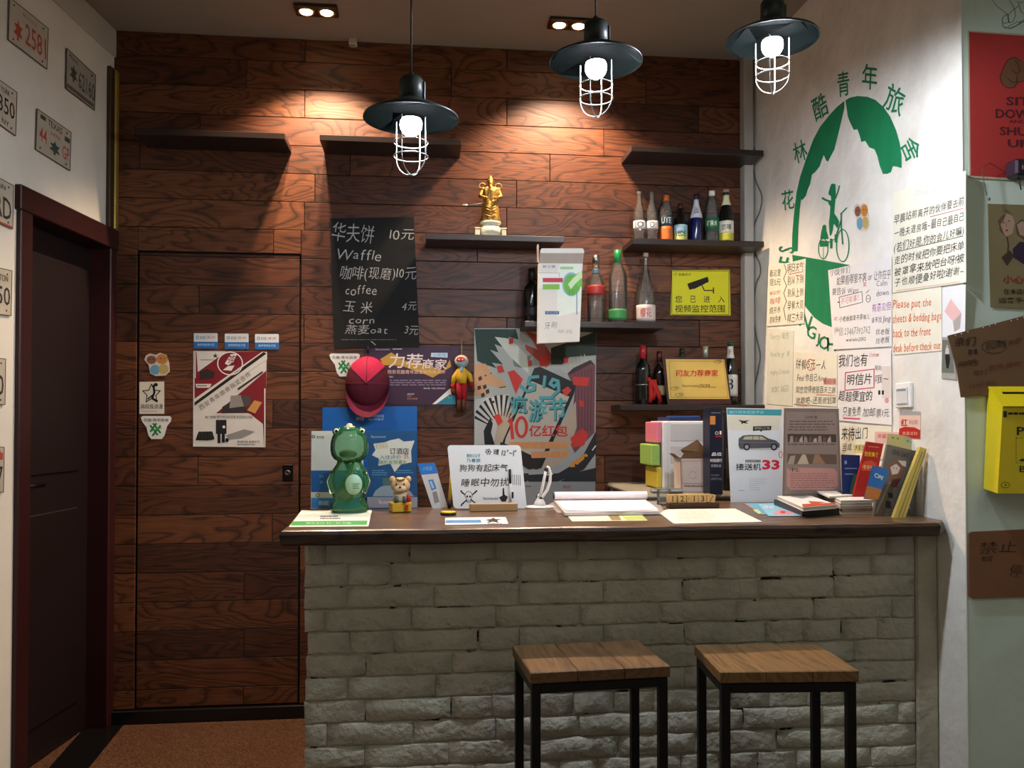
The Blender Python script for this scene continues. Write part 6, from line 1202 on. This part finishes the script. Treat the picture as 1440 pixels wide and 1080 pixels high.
# flat blue leaflets
s = flat('leaflet', 'pale blue travel leaflet lying flat before the car advert', 'leaflet', [f(235, 628), f(385, 620), f(498, 700), f(300, 702)], mt('7fb4cf', .5), off=.0016); s.poly([f(330, 680), f(370, 660), f(400, 672), f(440, 662), f(450, 690), f(340, 695)], mt('c98a94', .5)); s.disc(*f(385, 678), 4, 1.5, RED, 1); s.text('西安', *f(270, 640), *f(330, 655), WHITE); s.done()
s = flat('leaflet', 'orange-edged blue leaflet under the pale blue one', 'leaflet', [f(150, 627), f(240, 622), f(330, 680), f(262, 695)], mt('5f9ab8', .5)); s.poly([f(150, 627), f(160, 626), f(270, 693), f(262, 695)], mt('b8603c', .5)); s.poly([f(205, 665), f(235, 660), f(260, 684), f(240, 690)], mt('a8c48a', .5)); s.done()
# stacks: generic horizontal volume from its front-edge pixels
def volume(name, label, cat, q, z0, h, cover, pages=None, group=None, spine=None, parent=None):
    """q: four photo pixels of the top outline, lying at height z0+h"""
    pl = Plane((0, 0, z0+h), (0, 0, 1)); P = [pl.hit(*p) for p in q]; pages = pages or mt('cfc8b8', .8)
    t = thing(name, (sum(p.x for p in P)/4, sum(p.y for p in P)/4, z0), label, cat, group)
    c = sum(P, V((0, 0, 0)))/4; ins = [c+(p-c)*.975 for p in P]; ct_ = min(.0015, h*.2)
    b = MB(); b.slab([p-V((0, 0, ct_)) for p in ins], (0, 0, 1), h-2*ct_, pages); b.build('pages', parent=t)
    b = MB(); b.slab(P, (0, 0, 1), ct_, cover); b.slab([p-V((0, 0, h-ct_)) for p in P], (0, 0, 1), ct_, cover); cv = b.build('cover', parent=t)
    return t, cv, pl
b = MB(); q = [f(332, 602), f(556, 598), f(722, 655), f(500, 662)]; P = [COUNTER.hit(*p, .022) for p in q]; b.slab(P, (0, 0, 1), .0215, mt('19191c', .4)); b.build('black_box', label='flat black box under the red and white booklet', cat='box')
t, cv, pl = volume('booklet', 'white booklet with red-edged cover lying on the flat black box', 'book', [f(350, 582), f(545, 578), f(706, 634), f(505, 650)], ZC+.0225, .012, mt('e0ddd8', .5)); s = Loose(pl, .0004)
s.poly([f(498, 630), f(690, 622), f(706, 632), f(505, 648)], mt('b5472c', .5)); s.poly([f(535, 612), f(640, 618), f(560, 632)], mt('b5472c', .5)); s.poly([f(430, 585), f(480, 575), f(545, 588), f(500, 598)], mt('8a8a88', .5)); s.text('旅行手册', *f(450, 603), *f(560, 612), GREY); s.out('printed_design', cv)
zz = ZC+.0005; z_list = [(.010, 'b8a486', 'bottom'), (.007, '6b3a22', 'second'), (.008, 'a89a88', 'third'), (.009, 'd2cec6', 'fourth'), (.009, 'e0ddd6', 'fifth')]
base_q = [f(560, 618), f(800, 612), f(925, 662), f(725, 672)]
names = {'bottom': 'cream paperback at the bottom of the magazine stack', 'second': 'reddish brown book second from the bottom of the magazine stack', 'third': 'greyish magazine in the middle of the magazine stack', 'fourth': 'pale magazine second from the top of the magazine stack, jutting left', 'fifth': 'white magazine just below the topmost of the stack'}
for i, (h, col, nm) in enumerate(z_list):
    dx = (0, 4, -3, -10, 2)[i]*1.0; dy = -i*16*0
    Z = zz+h; pl = Plane((0, 0, Z), (0, 0, 1)); ref = [COUNTER.hit(*p) for p in [f(640+dx, 640), f(825+dx, 636), f(925+dx, 690), f(733+dx, 694)]]
    P = [V((p.x+(rnd.uniform(-.005, .005)), p.y, Z)) for p in ref]
    t = thing('magazine', ((P[0].x+P[2].x)/2, (P[0].y+P[2].y)/2, zz), names[nm], 'magazine', 'stack of magazines on the counter')
    c = sum(P, V((0, 0, 0)))/4; b = MB(); b.slab([c+(p-c)*.98-V((0, 0, .001)) for p in P], (0, 0, 1), h-.0022, mt('d0c8b6', .8)); b.build('pages', parent=t)
    b = MB(); b.slab(P, (0, 0, 1), .001, mt(col, .5)); b.slab([p-V((0, 0, h-.0012)) for p in P], (0, 0, 1), .001, mt(col, .5)); b.build('cover', parent=t); zz += h+.0004
t, cv, pl = volume('magazine', 'topmost white magazine with black photo print on the magazine stack', 'magazine', [f(562, 543), f(738, 537), f(890, 572), f(660, 585)], zz, .005, mt('e2e0da', .5), group='stack of magazines on the counter'); s = Loose(pl, .0004)
s.poly([f(630, 528), f(700, 520), f(745, 535), f(670, 545)], mt('5a5a56', .5)); s.poly([f(700, 548), f(780, 543), f(830, 562), f(740, 572)], mt('2c2c2c', .5)); s.text('生活', *f(640, 552), *f(690, 562), INK); s.text('MAGAZINE', *f(745, 528), *f(790, 534), INK); s.out('printed_design', cv)
# leaning books : slab between a front quad and thickness
def leaning(name, label, cat, quad, pl, th, cover, pages=None, group=None):
    t = thing(name, (pl.hit(*quad[3])+pl.hit(*quad[2]))/2, label, cat, group)
    F_ = [pl.hit(*p) for p in quad]; c = sum(F_, V((0, 0, 0)))/4; n = pl.n
    b = MB(); b.slab(F_, n, .0015, cover); b.slab([p-n*(th-.0015) for p in F_], n, .0015, cover); b.slab([F_[0], F_[0]-n*th, F_[3]-n*th, F_[3]], (F_[0]-F_[1]).normalized(), .0012, cover); cv = b.build('cover', parent=t)
    b = MB(); b.slab([c+(p-c)*.97-n*.0016 for p in F_], n, th-.0034, pages or mt('d2c8ae', .8)); b.build('pages', parent=t)
    return Loose(pl, .0004), cv
s, cv = leaning('booklet', 'dark blue booklet standing behind the magazine stack, beside the menu board', 'book', [f(738, 335), f(845, 340), f(832, 660), f(745, 660)], stand(1195, 716, 3), .008, mt('16295c', .5)); s.lines(*f(755, 415), f(830, 415)[0], 2, 8, mt('8090b8', .5), 1.4); s.rect(*f(752, 372), *f(766, 392), mt('8090b8', .5)); s.out('printed_design', cv)
s, cv = leaning('booklet', 'dark green booklet with a pale crest, low behind the magazine stack', 'book', [f(810, 448), f(905, 462), f(880, 662), f(768, 662)], stand(1205, 716.5, 3), .006, mt('31543c', .5)); s.poly([f(850, 510), f(870, 505), f(893, 512), f(888, 535), f(868, 545), f(855, 530)], mt('8fa08c', .5)); s.out('printed_design', cv)
s, cv = leaning('guide_book', 'red guide book with yellow title leaning among the books', 'book', [f(888, 258), f(985, 272), f(900, 668), f(785, 668)], stand(1210, 718, 3), .012, mt('9e1d1a', .5)); s.text('西安美食', *f(872, 315), *f(955, 345), mt('e3b82c', .5), 2, .1, .02); s.poly([f(855, 430), f(850, 400), f(875, 375), f(915, 370), f(945, 390), f(925, 435)], mt('c4472c', .5)); s.text('老字号', *f(862, 395), *f(925, 420), mt('ead0a8', .5), 3, .12); s.lines(*f(895, 285), f(960, 285)[0], 1, 3, mt('d88a70', .5), 1, .1); s.out('printed_design', cv) if False else None
s.art.build('printed_design', parent=cv); s.let.build('lettering', parent=cv)
s, cv = leaning('comic_book', 'grey comic book with a drawn face on its cover, leaning before the yellow books', 'book', [f(1010, 275), f(1168, 312), f(1058, 703), f(925, 703)], stand(1240, 726, 2), .012, mt('6f665e', .5), mt('c8bda6', .8))
s.text('ONE DAY', *f(1035, 303), *f(1135, 335), mt('4a443e', .5), 2, .22); s.poly([f(1010, 400), f(1040, 375), f(1085, 380), f(1110, 420), f(1090, 470), f(1040, 480), f(1015, 450)], mt('8a5a48', .5)); s.poly([f(1025, 410), f(1060, 390), f(1085, 415), f(1070, 450), f(1035, 455)], mt('d8cabc', .5), 1); s.poly([f(1070, 370), f(1120, 375), f(1118, 410), f(1095, 400)], mt('d8cabc', .5), 1); s.disc(*f(1045, 415), .8, .8, BLACK, 2, 8); s.disc(*f(1062, 418), .8, .8, BLACK, 2, 8); s.poly([f(1035, 485), f(1085, 480), f(1060, 530), f(1030, 520)], mt('5b2a28', .5), 1); s.rect(*f(1012, 560), *f(1040, 590), mt('2c2a2a', .5), 1, .2); s.rect(*f(998, 610), *f(1028, 650), mt('2c2a2a', .5), 1, .2); s.poly([f(1015, 500), f(1030, 500), f(945, 688), f(932, 688)], mt('8f8a84', .5), 1)
s.art.build('printed_design', parent=cv); s.let.build('lettering', parent=cv)
s, cv = leaning('magazine', 'brown-spined magazine between the comic book and the yellow book', 'magazine', [f(1172, 312), f(1200, 318), f(1085, 705), f(1058, 705)], stand(1262, 726.6, 2), .012, mt('4a4038', .5), group=None)
s, cv = leaning('magazine', 'yellow-covered magazine, outermost of the leaning books', 'magazine', [f(1205, 290), f(1243, 302), f(1115, 711), f(1045, 711)], stand(1262, 727.8, 1), .016, mt('c9b25a', .5), mt('d8cca0', .8)); s.line([f(1215, 320), f(1075, 705)], 1.4, mt('8f7f44', .5)); s.line([f(1236, 310), f(1095, 708)], .8, mt('7a6c3a', .5)); s.art.build('printed_lines', parent=cv)
s, cv = leaning('leaflet_stack', 'blue and orange leaflet leaning against the comic book', 'leaflet', [f(920, 402), f(1018, 425), f(950, 608), f(868, 600)], Plane(stand(1240, 727, 2).p+V((0, -.003, 0)), (0, -1, .03)), .003, mt('2f6fb4', .5)); s.poly([f(885, 522), f(925, 530), f(975, 545), f(952, 604), f(870, 598)], mt('c27a3c', .5)); s.text('City', *f(930, 445), *f(985, 480), mt('dfe8f0', .5), 2, .2, .02); s.art.build('printed_design', parent=cv); s.let.build('lettering', parent=cv)
pl = stand(1270, 722.8, 1)
s = Sheet('patterned_cards', 'pair of yellow-green patterned cards poking up behind the leaning books', 'card', pl, [f(1010, 212), f(1095, 220), f(1180, 240), f(1172, 300), f(1045, 698), f(945, 698)], mt('c2b878', .6), .002, 0); s.poly([f(1100, 225), f(1177, 242), f(1168, 295), f(1100, 270)], mt('b4b890', .6)); [s.disc(*f(x, y), 2.5, 1.2, mt('7a9a4a', .6), 1, 8, .4) for x, y in ((1040, 235), (1070, 240), (1130, 255), (1155, 265))]; s.done()
t = thing('pencils', pl.hit(*f(1060, 695), .0), 'two dark pencils sticking up behind the yellow magazine', 'pencils')
for dx in (0, 14):
    b = MB(); b.tube([pl.hit(*f(1060+dx, 692), -.006), pl.hit(*f(1166+dx, 250), -.006)], .0025, BLACK, 8); b.build('pencil', parent=t)
# clear file holder
t = thing('file_holder', (1.52, 2.57, ZC), 'clear grey acrylic file holder at the right end of the counter', 'file holder'); FH = glass('9aa39f', .35)
for k, x in enumerate((1.482, 1.512, 1.540)):
    b = MB(); b.slab([V((x, 2.545, ZC+.15)), V((x, 2.63, ZC+.15)), V((x, 2.63, ZC+.001)), V((x, 2.545, ZC+.001))], (1, 0, 0), .0018, FH); b.build('divider', parent=t)
for k, (x0, x1, y) in enumerate(((1.475, 1.505, 2.544), (1.508, 1.534, 2.544), (1.537, 1.56, 2.544))):
    b = MB(); b.slab([V((x0, y, ZC+.14)), V((x1, y, ZC+.14)), V((x1, y, ZC+.001)), V((x0, y, ZC+.001))], (0, -1, 0), .0018, FH); b.build('front_panel', parent=t)
